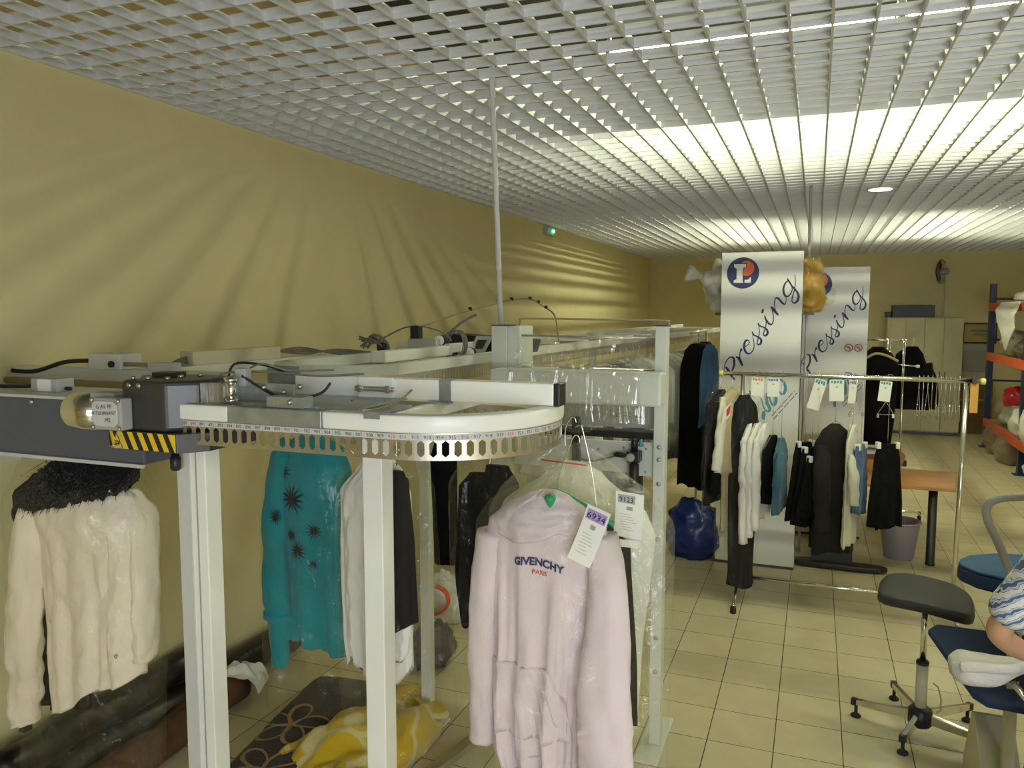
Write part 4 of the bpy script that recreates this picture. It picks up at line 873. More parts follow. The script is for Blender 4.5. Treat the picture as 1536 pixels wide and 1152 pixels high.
def banner(name, loc, w, h, label, sgn):
    t = thing(name, loc, label, 'advertising panel')
    MB().bb(-w / 2, w / 2, .004, .055, .02, h).build('board', 'panel', t, bevel=.002)
    MB().bb(-w / 2 + .01, w / 2 - .01, .056, .075, .02, h - .02).build('back_frame', 'black', t)
    MB().bb(-w / 2, w / 2, .0, .075, .0, .02).build('foot_rail', 'dkgrey', t)
    S = w / 695.; X0 = -w / 2 - 20 * S; Z0 = h + 40 * S
    def pt(u, v, hh): return (X0 + u * S, .004 - hh, Z0 - v * S)
    mb = MB()
    for k, p in SCR.items(): mb.ribbon(p, 15 if k not in ('P1', 'r1', 'n1') else 19, pt, .0015)
    mb.build('script_lettering', 'navyink', t, label='navy handwritten style lettering')
    def disc(cx, cy, r, a0=0, a1=360, n=40): return [(cx + r * cos(radians(a0 + (a1 - a0) * i / n)), cy + r * sin(radians(a0 + (a1 - a0) * i / n))) for i in range(n)]
    lg = MB().prism(disc(206, 224, 140), 0, .0016, pt).build('round_logo', 'navyink', t, label='round navy logo with orange disc and white letter')
    MB().prism(disc(237, 184, 66), .0017, .0024, pt).build('orange_disc', 'orange_d', lg)
    shadow = [(120, 128), (243, 128), (243, 175), (217, 195), (217, 290), (262, 250), (288, 250), (288, 325), (112, 325)]
    MB().prism([(132, 135), (240, 135), (240, 172), (212, 186), (212, 262), (260, 262), (290, 240), (290, 318), (205, 318), (132, 318)], .0025, .0028, pt).build('logo_shadow', 'navyink', lg)
    MB().prism([(128, 144), (232, 144), (232, 170), (204, 182), (204, 288), (212, 312), (128, 312), (128, 288), (152, 280), (152, 186), (128, 172)], .0029, .0034, pt).prism([(222, 312), (276, 312), (276, 258), (252, 284), (222, 286)], .0029, .0034, pt).build('letter', 'panel', lg, label='white letter')
    mb = MB(); k = .7495 * 1.02; ox, oy = 590 - 785 + 30, 1036 + 30
    def pq(u, v, hh): return pt((1040 + u / 7.68 - 1080) * 5.757, (550 + v / 7.68 - 370) * 5.757, hh)
    if sgn: f = pq
    else: f = pq
    for p in TEAL: mb.ribbon(p, 34, f, .0015)
    mb.build('teal_lettering', 'tealink', t, label='teal flourished lettering')
    mb = MB()
    for row, off in ((0, 0), (1, 46)):
        for q in range(26):
            if (q * 7 + row) % 6 == 0: continue
            t0 = q / 26; a = (948 + off * .62 + 260 * t0, 640 + off * .62 - 330 * t0); b = (a[0] + 8, a[1] - 10); mb.ribbon([a, ((a[0] + b[0]) / 2 + 3, (a[1] + b[1]) / 2), b], 15, f, .0015)
    mb.build('small_print', 'navyink', t)
    for x in (-w / 2 + .015, w / 2 - .015):
        for z in (h - .03, h * .72, h * .45): MB().lathe([(.004, .004), (.004, .001)], (x, 0, z), axis='y', n=8).build('rivet', 'grey', t)
    return t
banner('advertising_panel', (-.403, 6.32, 0), .597, 2.463, 'tall white panel with full round logo, nearer of the two', True)
b2 = banner('advertising_panel', (.135, 7.42, 0), .565, 2.395, 'tall white panel with red prohibition signs, farther of the two', False)
sg_ = MB(); cr = MB()
MB().bb(.10, .255, .0, .003, 1.645, 1.745).build('plastic_sleeve', 'plast', b2)
for cx in (.136, .212):
    R1, R2 = .034, .027
    pts = []
    for i in range(28):
        a = 2 * pi * i / 28; pts.append((cx + .031 * cos(a), -.0015, 1.695 + .031 * sin(a)))
    sg_.tube(pts, .0035, 6, closed=True, flat=1.); sg_.tube([(cx - .022, -.0015, 1.717), (cx + .022, -.0015, 1.673)], .003, 6)
    cr.tube([(cx - .01, -.001, 1.69), (cx, -.001, 1.705), (cx + .011, -.001, 1.692), (cx + .004, -.001, 1.68)], .0035, 6)
sg_.build('prohibition_signs', 'redink', b2, True, label='two red prohibition circles'); cr.build('pictograms', 'ink', b2)
t = thing('ceiling_pole', (-.075, 6.85, 0), 'thin pole from the louvred ceiling down behind the two white panels', 'pole')
MB().cyl((0, 0, 0), (0, 0, 3.04), .011, 10).build('tube', 'ltgrey', t, True)
# steel shelf behind the nearer panel carrying sacks
t = thing('storage_shelf', (-.42, 6.82, 0), 'narrow dark shelf hidden behind the nearer white panel holding sacks', 'shelf')
MB().bb(-.36, .40, -.2, .2, 1.98, 2.0).build('board', 'dkgrey', t)
for x in (-.25, .30):
    for y in (-.18, .18): MB().bb(x - .012, x + .012, y - .012, y + .012, 0, 1.98).build('post', 'dkgrey', t)
def sack(name, loc, d, seed, m, label, cat='plastic bag', fill=None, knot=None, group=None, squash=.25, n=40, amp=.12):
    """tied polythene sack: lumpy body, gathered neck and a flared end"""
    t = thing(name, loc, label, cat, group)
    def blob(k, am, sd, fr=2.2):
        mb = MB(); vs = []
        for j in range(n + 1):
            ph = pi * j / n
            for i in range(n):
                a = 2 * pi * i / n; v = Vector((sin(ph) * cos(a), sin(ph) * sin(a), cos(ph)))
                r = 1 + am * (noise.noise(v * fr + Vector((sd, 0, 0))) * 1.4 + .6 * noise.noise(v * fr * 2.3 + Vector((0, sd, 0))) + .3 * noise.noise(v * fr * 5 + Vector((0, 0, sd))))
                p = Vector((v.x * d[0], v.y * d[1], v.z * d[2])) * r * k
                p.z = max(p.z, -d[2] * (1 - squash)); vs.append(p + Vector((0, 0, d[2] * (1 - squash))))
        return mb.add(vs, [(j * n + i, j * n + (i + 1) % n, (j + 1) * n + (i + 1) % n, (j + 1) * n + i) for j in range(n) for i in range(n)])
    if fill: blob(.93, amp, seed).build('contents', fill, t, True)
    blob(1., amp, seed).build('film', m, t, True)
    if knot:
        k = Vector(knot); c = Vector((0, 0, d[2] * (1 - squash))); dr = (k - c).normalized(); s0 = c + dr * (Vector((d[0] * dr.x, d[1] * dr.y, d[2] * dr.z)).length * .86)
        L_ = (k - s0).length; mb = MB(); mb.tube([s0 + (k - s0) * f for f in (0, .2, .38, .5, .62, .85, 1.)], [.09, .06, .03, .02, .03, .065, .075], 18)
        mb.v = [Vector(p) + Vector((nz(p[0] * 40, p[2] * 40, seed), nz(p[2] * 40, p[0] * 40, 2), nz(p[1] * 40, p[2] * 40, 5))) * .018 for p in mb.v]; mb.build('knot', m, t, True)
    return t
M['duvet'] = fabric('white_duvet', (.72, .70, .66), .04, .4, 30); M['ochre'] = fabric('ochre_duvet', (.62, .36, .03), .15, .4, 30); M['bluebag'] = mat('blue_sack', (.005, .020, .13), .25, var=.3, vscale=9, bump=.5, bscale=18)
sack('linen_sack', (-.66, 6.80, 2.002), (.22, .17, .26), 1., 'sack', 'knotted cloudy sack of white bedding left of the nearer panel top', fill='duvet', knot=(-.37, -.02, .33), amp=.2, n=56)
sack('linen_sack', (-.10, 6.84, 2.002), (.165, .16, .26), 2.4, 'plast2', 'clear sack with ochre bedding between the two white panels', fill='ochre', amp=.2, n=56, knot=(.19, .20, .13))
# ------------------------------------------------------------------ chrome rack
rk = thing('clothes_rack', (0, 5.53, 0), 'chrome clothes rail on feet standing in front of the white panels', 'clothes rack')
MB().cyl((-.60, 0, 1.585), (.955, 0, 1.577), .0145, 16).build('rail', 'chrome', rk, True)
for x in (-.605, .955): MB().lathe([(.014, 0), (.02, .004), (.022, .02), (.018, .03)], (x if x > 0 else x - .01, 0, 1.577 if x > 0 else 1.585), axis='x', n=14).build('end_cap', M['paleyellow'] if 'paleyellow' in M else mat('pale_yellow_plastic', (.72, .66, .22), .5), rk, True)
MB().cyl((.868, 0, .05), (.884, 0, 1.565), .0145, 14).build('upright', 'chrome', rk, True); MB().cyl((-.455, 0, .05), (-.455, 0, 1.575), .0145, 14).build('upright', 'chrome', rk, True)
for x in (-.455, .868):
    f_ = MB().tube(smooth([(x, -.28, .045), (x, -.2, .085), (x, 0, .10), (x, .2, .085), (x, .28, .045)], 4), .013, 12).build('foot', 'chrome', rk, True)
    for y in (-.28, .28): MB().lathe([(.020, 0), (.020, .035), (.015, .05)], (x, y, 0), n=14).build('rubber_foot', 'rubber', f_, True)
MB().cyl((-.455, 0, .165), (.868, 0, .165), .012, 12).build('bottom_bar', 'chrome', rk, True)
def rack_garment(name, x, rows, col, lab, cat, rz=1.25, seed=0, folds=4, amp=.010, cr=.008, hook=True, filmed=None, zwav=.01, group='garments on the chrome rail', extra=None, clips=False, y=0.):
    t = garment(name, (x, 5.53 + y, 0), lab, cat, group, rz)
    c = Cloth(rows, folds=folds, amp=amp, crease=cr, seed=seed, nu=56, nzr=44, zwav=zwav); c.mb().build('body', F[col], t, True)
    zt = rows[0][0]
    if hook: hanger_mb(1.604, .06 if clips else .17, .03 if clips else .09, max(.07, 1.604 - zt - (.0 if clips else .02))).build('hanger', 'chrome', t, True)
    if clips:
        for u in (-.06, .06): MB().bb(u - .012, u + .012, -.02, .02, zt - .03, zt + .012).build('clip', 'paper', t, bevel=.003, label='white clip')
    if filmed: film_build(film(filmed, seed, .010, .028, nu=36, nzr=30), 'plastic_cover', 'plast', t)
    return t
def body(zt, zb, w, th=.05, wt=None, slope=.10): wt = wt or w; return [(zt, -.04, .04, .02), (zt - slope * .5, -w * .65, w * .65, th * .8), (zt - slope, -w, w, th), (zb, -wt, wt, th)]
t = rack_garment('two_tone_jacket', -.60, body(1.47, .70, .20, .035), 'black', 'black and white jacket with red ticket, first on the chrome rail', 'jacket', 1.2, 201, filmed=[(1.53, -.04, .04, .02), (1.42, -.2, .2, .05), (1.0, -.22, .22, .06), (.6, -.22, .22, .05)])
sleeve_mb([(-.06, -.05, 1.42), (-.12, -.07, 1.25), (-.17, -.08, 1.05), (-.19, -.08, .93)], [.028, .04, .045, .045], [.02, .025, .028, .028], 3.3, .006).build('sleeve', F['ivory'], t, True, label='white sleeve')
sleeve_mb([(-.19, -.08, .94), (-.205, -.08, .86), (-.21, -.08, .78)], [.046, .05, .05], [.028, .03, .03], 3.3, .006).build('cuff', F['black'], t, True)
tk = MB().prism([(-.16, 1.36), (-.06, 1.40), (-.08, 1.31), (-.2, 1.25)], -.0, .002, lambda u, v, h: (u - .02, -.12 - h, v)).build('paper_ticket', 'paper', t); MB().prism([(-.13, 1.355), (-.07, 1.385), (-.085, 1.325), (-.13, 1.305)], .0025, .003, lambda u, v, h: (u - .02, -.12 - h, v)).build('red_mark', 'redink', tk)
rack_garment('beige_trousers', -.525, [(1.47, -.05, .05, .02), (1.40, -.10, .10, .04), (.98, -.12, .12, .05), (.9, -.12, .12, .055), (.88, -.09, .09, .03), (.48, -.08, .08, .03)], 'beige', 'beige garment in film, second on the chrome rail', 'garment', 1.0, 202, folds=5, filmed=[(1.5, -.05, .05, .02), (1.42, -.15, .15, .05), (.8, -.15, .15, .06), (.32, -.14, .14, .05)])
rack_garment('long_black_dress', -.44, [(1.44, -.03, .03, .03), (1.36, -.09, .09, .05), (1.2, -.11, .11, .055), (.6, -.10, .10, .055), (.20, -.09, .09, .05), (.10, -.10, .10, .05)], 'black', 'long black dress in shiny film reaching almost to the floor', 'dress', .5, 203, folds=5, amp=.014, filmed=[(1.5, -.05, .05, .03), (1.40, -.13, .13, .07), (.8, -.13, .13, .075), (.07, -.12, .12, .07)])
for k, (x, rz, lab) in enumerate(((-.395, 1.38, 'white shirt in the middle of the rail, the one nearest the long black dress'), (-.35, 1.34, 'white shirt in the middle of the rail, between two other white shirts'), (-.305, 1.30, 'white shirt in the middle of the rail, nearest the teal blouse'))):
    t = rack_garment('white_shirt', x, body(1.25, .52 + .05 * k, .20, .028), 'white', lab, 'shirt', rz, 210 + k, amp=.012)
    sleeve_mb([(-.19, -.01, 1.15), (-.22, -.02, .98), (-.205, -.02, .80), (-.19, -.02, .46 + .05 * k)], [.03, .045, .045, .04], [.02, .028, .028, .025], 3.3 + k, .008).build('sleeve', F['white'], t, True)
rack_garment('black_blouse', -.25, body(1.17, .72, .18, .025), 'black', 'small black blouse between white shirts and teal blouse on the rail', 'blouse', 1.3, 220)
t = rack_garment('teal_blouse', -.195, body(1.155, .66, .18, .022), 'tealblue', 'teal short sleeved blouse on the chrome rail', 'blouse', 1.38, 221)
sleeve_mb([(-.15, -.03, 1.08), (-.19, -.03, .95), (-.2, -.03, .86)], [.03, .045, .05], [.02, .025, .03], 4.1, .006).build('sleeve', F['tealblue'], t, True)
for k, (x, zt, zb, rz, y, lab) in enumerate(((-.045, 1.13, .60, .8, .04, 'black trousers at left of the dark group, on white clips'), (.0, 1.10, .58, .75, .0, 'black skirt in the middle of the dark group, on white clips'), (.035, 1.05, .66, .7, -.06, 'black trousers in front within the dark group, on white clips'))):
    rack_garment(['black_trousers', 'black_skirt', 'black_trousers'][k], x, [(zt, -.08, .08, .015), (zt - .1, -.10, .10, .03), (zb, -.16, .16, .04)], 'black', lab, 'trousers' if k != 1 else 'skirt', rz, 230 + k, folds=5, amp=.014, clips=True, y=y)
t = rack_garment('dark_coat', .14, [(1.27, -.04, .03, .02), (1.22, -.10, .09, .06), (1.13, -.15, .15, .07), (.8, -.145, .145, .07), (.41, -.14, .14, .065)], 'brownblk', 'dark brown coat hanging in the middle of the chrome rail', 'coat', .62, 240, folds=4, amp=.010)
sleeve_mb([(-.13, -.05, 1.14), (-.15, -.085, .95), (-.145, -.085, .75), (-.135, -.08, .58)], [.04, .055, .055, .048], [.035, .04, .038, .035], 5.1, .008).build('sleeve', F['brownblk'], t, True)
t = rack_garment('ivory_shirt', .245, body(1.27, .47, .17, .020), 'ivory', 'ivory shirt seen edge on next to the dark coat', 'shirt', 1.35, 241, amp=.008)
sleeve_mb([(-.16, -.02, 1.1), (-.18, -.05, .95), (-.17, -.055, .78)], [.03, .04, .035], [.02, .03, .025], 5.5, .008).build('sleeve', F['ivory'], t, True)
rack_garment('blue_jeans', .298, [(1.14, -.09, .09, .015), (1.05, -.11, .11, .022), (.69, -.11, .11, .022)], 'denim', 'blue jeans folded beside the ivory shirt', 'jeans', 1.2, 242, clips=True)
rack_garment('black_trousers', .455, [(1.155, -.065, .065, .012), (1.05, -.085, .085, .025), (.75, -.11, .11, .032), (.61, -.115, .115, .035)], 'black', 'wide black trousers hanging alone right of the jeans', 'trousers', .35, 243, clips=True, folds=5, amp=.012)
# tickets hanging on the rail, two bare clip hangers, empty hangers
def ticket(x, w, h, tilt, col, lab, y=-.022, zt=1.562):
    t = thing('claim_ticket', (x, 5.53 + y, zt), lab, 'ticket', 'claim tickets hanging from the chrome rail')
    ct, st_ = cos(tilt), sin(tilt)
    def fn(u, v, hh): return (u * ct - v * st_, -hh, u * st_ + v * ct)
    MB().prism([(-w / 2, 0), (w / 2, 0), (w / 2, -h), (-w / 2, -h)], 0, .0015, fn).build('paper', 'paper', t)
    for k in range(4): MB().prism([(-w * .42 + k * w * .21, -h * .04), (-w * .26 + k * w * .21, -h * .04), (-w * .26 + k * w * .21, -h * (.14 + .03 * (k % 2))), (-w * .42 + k * w * .21, -h * (.14 + .03 * (k % 2)))], .002, .0025, fn).build('number_block', col, t)
    MB().prism([(-w * .08, -h * .3), (w * .08, -h * .3), (w * .08, -h * .36), (-w * .08, -h * .36)], .002, .0025, fn).build('stamp', 'greyink', t)
    MB().tube([(0, .0, 0), (0, .02, .026), (0, .036, .03)], .0015, 6).build('hook', 'chrome', t)
M['cyanink'] = mat('cyan_print', (.05, .33, .42), .7); M['orangeprint'] = mat('orange_print', (.62, .22, .05), .7); M['blueprint'] = mat('blue_print', (.12, .2, .38), .7)
ticket(-.355, .082, .125, -.03, 'orangeprint', 'white claim ticket with an orange header'); ticket(-.255, .078, .125, .0, 'blueprint', 'white claim ticket with a dull blue header above the teal blouse')
ticket(.045, .075, .205, -.26, 'cyanink', 'long tilted white claim ticket with cyan header'); ticket(.137, .088, .14, .02, 'cyanink', 'wide white claim ticket over the dark coat'); ticket(.238, .045, .15, -.06, 'blueprint', 'narrow white claim ticket turned nearly edge on'); ticket(.43, .072, .13, -.09, 'cyanink', 'white claim ticket hanging alone over a bare clip hanger')
for x, rz, lab in ((.262, .5, 'bare wire clip hanger under the narrow ticket'), (.435, .1, 'bare wire clip hanger in front of the black jacket')):
    t = thing('clip_hanger', (x, 5.53, 0), lab, 'hanger', None, rz)
    MB().tube([(-.05, 0, 1.345), (0, 0, 1.43), (.05, 0, 1.345), (-.05, 0, 1.345)], .0022, 6).tube([(0, 0, 1.43), (0, 0, 1.57), (.0, .008, 1.602), (0, .02, 1.60)], .002, 6).build('wire', 'chrome', t, True)
    for u in (-.045, .045): MB().bb(u - .006, u + .006, -.006, .006, 1.325, 1.35).build('clip', 'chrome', t)
proto = None
for k in range(10):
    x = .62 + k * .025; lab = 'empty wire hanger in the cluster at the end of the rail'
    if proto is None:
        proto = thing('wire_hanger', (x, 5.53, 0), lab, 'hanger', 'empty wire hangers at the end of the chrome rail', 1.4); hanger_mb(1.604, .18, .17, .09, r=.0019).build('wire', 'chrome', proto, True)
    else: dup(proto, (x, 5.53, 0), 1.42 + .07 * sin(k * 2.2), lab)
t = thing('orange_tag', (.925, 5.52, 1.38), 'orange card strip hanging from the end of the chrome rail', 'card'); MB().bb(-.022, .022, -.002, .002, 0, .185).build('card', mat('orange_card', (.62, .33, .06), .7), t); MB().bb(-.015, .01, -.01, .02, .18, .225).build('clip', 'black', t)
# ------------------------------------------------------------------ far furniture
lk = thing('cabinet', (1.62, 14.28, 0), 'beige steel double locker cabinet against the far wall', 'cabinet')
M['beige'] = mat('beige_steel', (.46, .42, .26), .5, var=.04)
MB().bb(-.53, .58, .0, .5, .05, 1.92).build('body', 'beige', lk, bevel=.005); MB().bb(-.5, .55, .03, .5, 0, .05).build('plinth', 'dkgrey', lk)
for k in range(4):
    x = -.53 + k * .2775; d_ = MB().bb(x + .005, x + .2725, -.018, 0, .07, 1.90).build('door', 'beige', lk, bevel=.003); MB().bb(x + (.23 if k % 2 == 0 else .03), x + (.245 if k % 2 == 0 else .045), -.035, -.018, .93, 1.05).build('handle', 'dkgrey', d_)
t = thing('black_case', (1.42, 14.42, 1.92), 'long black case lying on the locker cabinet', 'case'); MB().bb(-.26, .36, -.12, .12, 0, .20).build('case', 'black', t, bevel=.01, seg=3); MB().bb(-.36, -.27, -.1, .1, 0, .09).build('end_box', 'black', t, bevel=.008)
t = thing('wall_fan', (1.93, 14.80, 2.68), 'grey wall fan high on the far wall above the lockers', 'fan'); mb = MB()
for r in (.04, .08, .12, .16, .20): mb.tube([(-.05 - .05 * (1 - (r / .2) ** 2), r * cos(2 * pi * i / 28), r * sin(2 * pi * i / 28)) for i in range(28)], .003, 5, closed=True)
for i in range(24): a = 2 * pi * i / 24; mb.tube([(-.10, .03 * cos(a), .03 * sin(a)), (-.08, .12 * cos(a), .12 * sin(a)), (-.02, .21 * cos(a), .21 * sin(a)), (.03, .15 * cos(a), .15 * sin(a))], .0025, 5)
mb.build('guard', 'dkgrey', t, True)
bl = MB()
for k in range(3):
    a = 2 * pi * k / 3; bl.add([(-.05, .02 * cos(a), .02 * sin(a)), (-.07, .17 * cos(a - .35), .17 * sin(a - .35)), (-.05, .18 * cos(a), .18 * sin(a)), (-.025, .16 * cos(a + .4), .16 * sin(a + .4))], [(0, 1, 2, 3)])
bl.build('blades', 'dkgrey', t, solid=.004); MB().lathe([(.03, -.06), (.055, -.02), (.05, .08)], axis='x', n=16).build('motor', 'grey', t, True); MB().bb(.0, .10, -.02, .12, -.03, .03).build('bracket', 'grey', t); MB().cyl((.05, .09, -.74), (.05, .09, -.03), .012, 8).build('conduit', 'ltgrey', t)
fr = thing('picture_frame', (2.53, YF - .001, 1.66), 'black framed certificate on yellowish paper on the far wall', 'picture'); MB().bb(-.25, .25, -.02, 0, -.17, .17).build('frame', 'black', fr, bevel=.003); MB().bb(-.225, .225, -.023, -.0205, -.145, .145).build('sheet', mat('yellow_paper', (.48, .37, .14), .8), fr)
ln = MB()
for k, (w_, z) in enumerate(((.12, .05), (.14, .03), (.09, -.01), (.11, -.03))): ln.bb(-w_, w_, -.0245, -.0235, z - .006, z + .006)
ln.build('print', 'blueprint', fr)
t = thing('wall_panel', (2.47, YF - .001, 1.02), 'dull grey panel on the far wall below the framed certificate', 'panel'); MB().bb(-.28, .28, -.04, 0, 0, .46).build('cover', 'grey', t, bevel=.004); MB().bb(-.2, .2, -.045, -.04, .05, .35).build('plate', 'greyink', t)
t = thing('carton', (2.45, YF - .001, .25), 'brown box low on the far wall right of the lockers', 'box'); MB().bb(-.25, .28, -.2, 0, -.25, .62).build('carton', mat('brown_carton', (.20, .12, .05), .8, var=.1), t, bevel=.004); MB().bb(-.25, .28, -.202, -.2, .3, .33).build('tape', 'tan', t)
# pallet racking with laundry sacks
sh = thing('pallet_rack', (0, 0, 0), 'blue and orange pallet racking along the right side', 'rack')
M['rackblue'] = mat('rack_blue', (.012, .022, .075), .45); M['rackorange'] = mat('rack_orange', (.62, .10, .03), .5, var=.06)
for y in (8.9, 11.15, 13.33):
    for x in (2.41, 3.35):
        u = MB().bb(x - .04, x + .04, y - .045, y + .045, .008, 2.42).build('upright', 'rackblue', sh, bevel=.004); MB().bb(x - .08, x + .08, y - .08, y + .08, 0, .008).build('base_plate', 'rackblue', u)
    for z in (.4, 1.0, 1.6, 2.2): MB().bb(2.45, 3.31, y - .015, y + .015, z - .015, z + .015).build('brace', 'rackblue', sh)
for ya, yb in ((8.9, 11.15), (11.15, 13.33)):
    for z in (.38, 1.36, 2.08):
        for x in (2.385, 3.37): MB().bb(x - .02, x + .02, ya, yb, z - .06, z + .06).build('beam', 'rackorange', sh, bevel=.004)
        MB().bb(2.42, 3.34, ya + .02, yb - .02, z + .02, z + .045).build('shelf_board', 'tan', sh)
M['redbag'] = mat('red_film', (.50, .012, .03), .25, bump=.4, bscale=16)
M['brownfill'] = fabric('brown_bedding', (.20, .13, .07), .2, .4, 25); M['greyfill'] = fabric('grey_bedding', (.36, .35, .28), .15, .4, 25)
for k, (x, y, z, d, fill, m, lab, kn) in enumerate(((2.83, 12.3, 2.126, (.36, .6, .10), 'duvet', 'sack', 'flat white sack on the top shelf of the racking', None), (2.66, 12.6, 1.406, (.22, .3, .20), 'greyfill', 'sack', 'grey lumpy sack on the middle shelf near the far upright', (-.25, -.1, .22)), (2.70, 12.0, 1.406, (.24, .28, .16), 'duvet', 'sack', 'white crumpled sack on the middle shelf beside the near upright', None),
    (2.60, 12.45, .70, (.17, .2, .17), 'redbag', 'redbag', 'shiny red bag on top of the lower shelf pile', None), (2.64, 12.35, .426, (.26, .35, .20), 'greyfill', 'plast2', 'olive grey sack on the lower shelf below the red bag', (-.3, -.1, .3)), (2.52, 12.75, .0, (.24, .32, .28), 'brownfill', 'plast2', 'brown quilt in clear film on the floor by the far upright', None), (2.50, 12.0, .0, (.24, .35, .24), 'brownfill', 'plast2', 'second brown quilt in film on the floor before the racking', None), (2.56, 11.5, .40, (.22, .26, .25), 'duvet', 'sack', 'white sack at the near end of the lower shelf', None), (2.50, 10.75, .40, (.2, .3, .34), 'duvet', 'sack', 'tall white sack leaning out past the near upright', None), (2.5, 10.4, .0, (.2, .3, .28), 'duvet', 'sack', 'white sack on the floor past the near upright', None))):
    sack('laundry_sack', (x, y, z), d, 5. + k * 1.7, m, lab, fill=fill, knot=kn, group='laundry sacks on the racking', n=30, amp=.16)
lp = thing('draped_sheet', (2.37, 11.9, 0), 'large white sheet hanging over the top beam of the racking', 'sheet'); vs = []; n = 24; mb = MB()
for j in range(n + 1):
    f = j / n
    for i in range(n + 1):
        u = i / n; yy = -.55 + 1.15 * u; z = 2.125 - f * (.62 * (1 - .75 * max(0, u - .45) / .55) if u > .45 else .62 * min(1, .5 + u * 1.2)); vs.append((-.02 - .05 * sin(f * 2.2) - .02 * nz(u * 4, f * 3), yy + .04 * nz(f * 2, u * 2, 4), z))
mb.add(vs, [(j * (n + 1) + i, j * (n + 1) + i + 1, (j + 1) * (n + 1) + i + 1, (j + 1) * (n + 1) + i) for j in range(n) for i in range(n)]); mb.build('sheet', 'duvet', lp, True, solid=.004)
MB().bb(-.015, .36, -.5, .55, 2.1265, 2.14).build('top_fold', 'duvet', lp)
# ------------------------------------------------------------------ work table and things on it
dk = thing('work_table', (0, 0, 0), 'beech topped work table with black legs behind the chrome rail', 'table')
MB().prism([(-.12, 6.72), (1.05, 6.78), (1.16, 7.5), (.74, 7.52), (.74, 8.35), (-.12, 8.35)], .615, .642).build('table_top', 'wood', dk, bevel=.004)
for x, y in ((.905, 6.86), (.30, 7.46), (.62, 8.25), (-.02, 8.25)): MB().lathe([(.036, 0), (.036, .012), (.033, .014), (.033, .615)], (x, y, 0), n=18).build('leg', 'black', dk, True)
MB().bb(.0, .34, 6.80, 6.83, .06, .61).build('side_panel', 'black', dk)
ft = [(-.10, 6.44), (.1, 6.42), (.36, 6.41), (.52, 6.43), (.575, 6.47), (.55, 6.51), (.40, 6.54), (.0, 6.55), (-.10, 6.53)]
MB().prism(ft, .012, .055).build('foot', 'black', dk, bevel=.014, seg=3); MB().bb(.02, .32, 6.47, 6.51, .05, .62).build('pedestal', 'black', dk, bevel=.004); MB().bb(.05, .29, 6.49, 6.80, .58, .614).build('pedestal_arm', 'black', dk)
t = thing('sewing_machine', (.08, 7.0, .642), 'cream sewing machine on the work table behind the dark clothes', 'sewing machine'); MB().bb(-.16, .17, -.08, .08, 0, .05).build('base', 'cream', t, bevel=.01); MB().bb(.07, .16, -.06, .06, .05, .33).build('column', 'cream', t, bevel=.015, seg=3); MB().bb(-.15, .16, -.055, .055, .24, .34).build('arm', 'cream', t, bevel=.015, seg=3); MB().bb(-.15, -.07, -.05, .05, .12, .25).build('head', 'cream', t, bevel=.01); MB().lathe([(.03, .16), (.045, .165), (.045, .185), (.02, .19)], (0, 0, .27), axis='x', n=18).build('handwheel', 'ltgrey', t, True); MB().cyl((-.11, 0, .05), (-.11, 0, .12), .005, 8).build('needle_bar', 'chrome', t)
t = thing('papers', (.55, 8.05, .642), 'stack of white papers on a red brown folder on the work table', 'papers'); MB().box((0, 0, .02), (.36, .26, .04)).build('folder', mat('red_folder', (.22, .06, .05), .6), t, bevel=.003); MB().box((.0, .01, .055), (.34, .22, .028), Matrix.Rotation(.12, 3, 'Z')).build('sheets', 'paper', t)
t = thing('brown_bag', (.70, 7.65, .642), 'small brown paper bag on the work table corner', 'bag'); MB().prism([(-.05, 0), (.05, 0), (.075, .10), (.03, .14), (-.045, .10)], -.05, .05, lambda u, v, h: (u, h, v)).build('bag', mat('brown_paper', (.30, .15, .05), .8, var=.1), t, bevel=.008); MB().bb(.055, .085, -.03, .03, 0, .05).build('black_tip', 'black', t)
t = thing('card_strip', (.83, 7.55, .642), 'small white card strip lying on the work table corner', 'card'); MB().box((0, 0, .006), (.10, .035, .012), Matrix.Rotation(-.5, 3, 'Z')).build('card', 'paper', t)
bn = thing('waste_bin', (.69, 6.98, 0), 'lilac grey plastic waste bin beside the black table leg', 'bin'); M['binp'] = mat('lilac_plastic', (.33, .30, .40), .45)
mb = MB(); n = 32; pr = [(.105, .0), (.112, .01), (.15, .30), (.157, .31), (.150, .312), (.145, .30), (.107, .015), (.0005, .014)]; mb.lathe(pr, n=n); mb.build('bin', 'binp', bn, True)
MB().tube([(.155 * cos(2 * pi * i / 32), .155 * sin(2 * pi * i / 32), .308) for i in range(32)], .006, 8, closed=True).build('rim', 'binp', bn, True)
# second garment stand behind the table
sd = thing('garment_stand', (.68, 8.2, 0), 'small chrome garment stand carrying black jackets behind the table', 'garment rack')
for x in (-.03, .10):
    MB().cyl((x, 0, .1), (x, 0, 1.75), .011, 10).build('post', 'chrome', sd, True)
MB().cyl((-.32, .02, 1.74), (.12, .02, 1.74), .010, 10).build('rail', 'chrome', sd, True); MB().cyl((-.03, 0, 1.52), (.2, -.05, 1.50), .007, 8).build('arm', 'chrome', sd, True); MB().lathe([(.012, 0), (.016, .01), (.014, .03)], (.2, -.05, 1.5), axis='x', n=10).build('arm_cap', 'paper', sd, True)
MB().tube(smooth([(-.1, -.05, .10), (.15, -.05, .115), (.27, -.02, .11), (.30, .05, .06)], 4), .011, 10).build('foot', 'chrome', sd, True); MB().cyl((-.1, -.4, .09), (-.1, .4, .09), .011, 10).build('foot', 'chrome', sd, True)
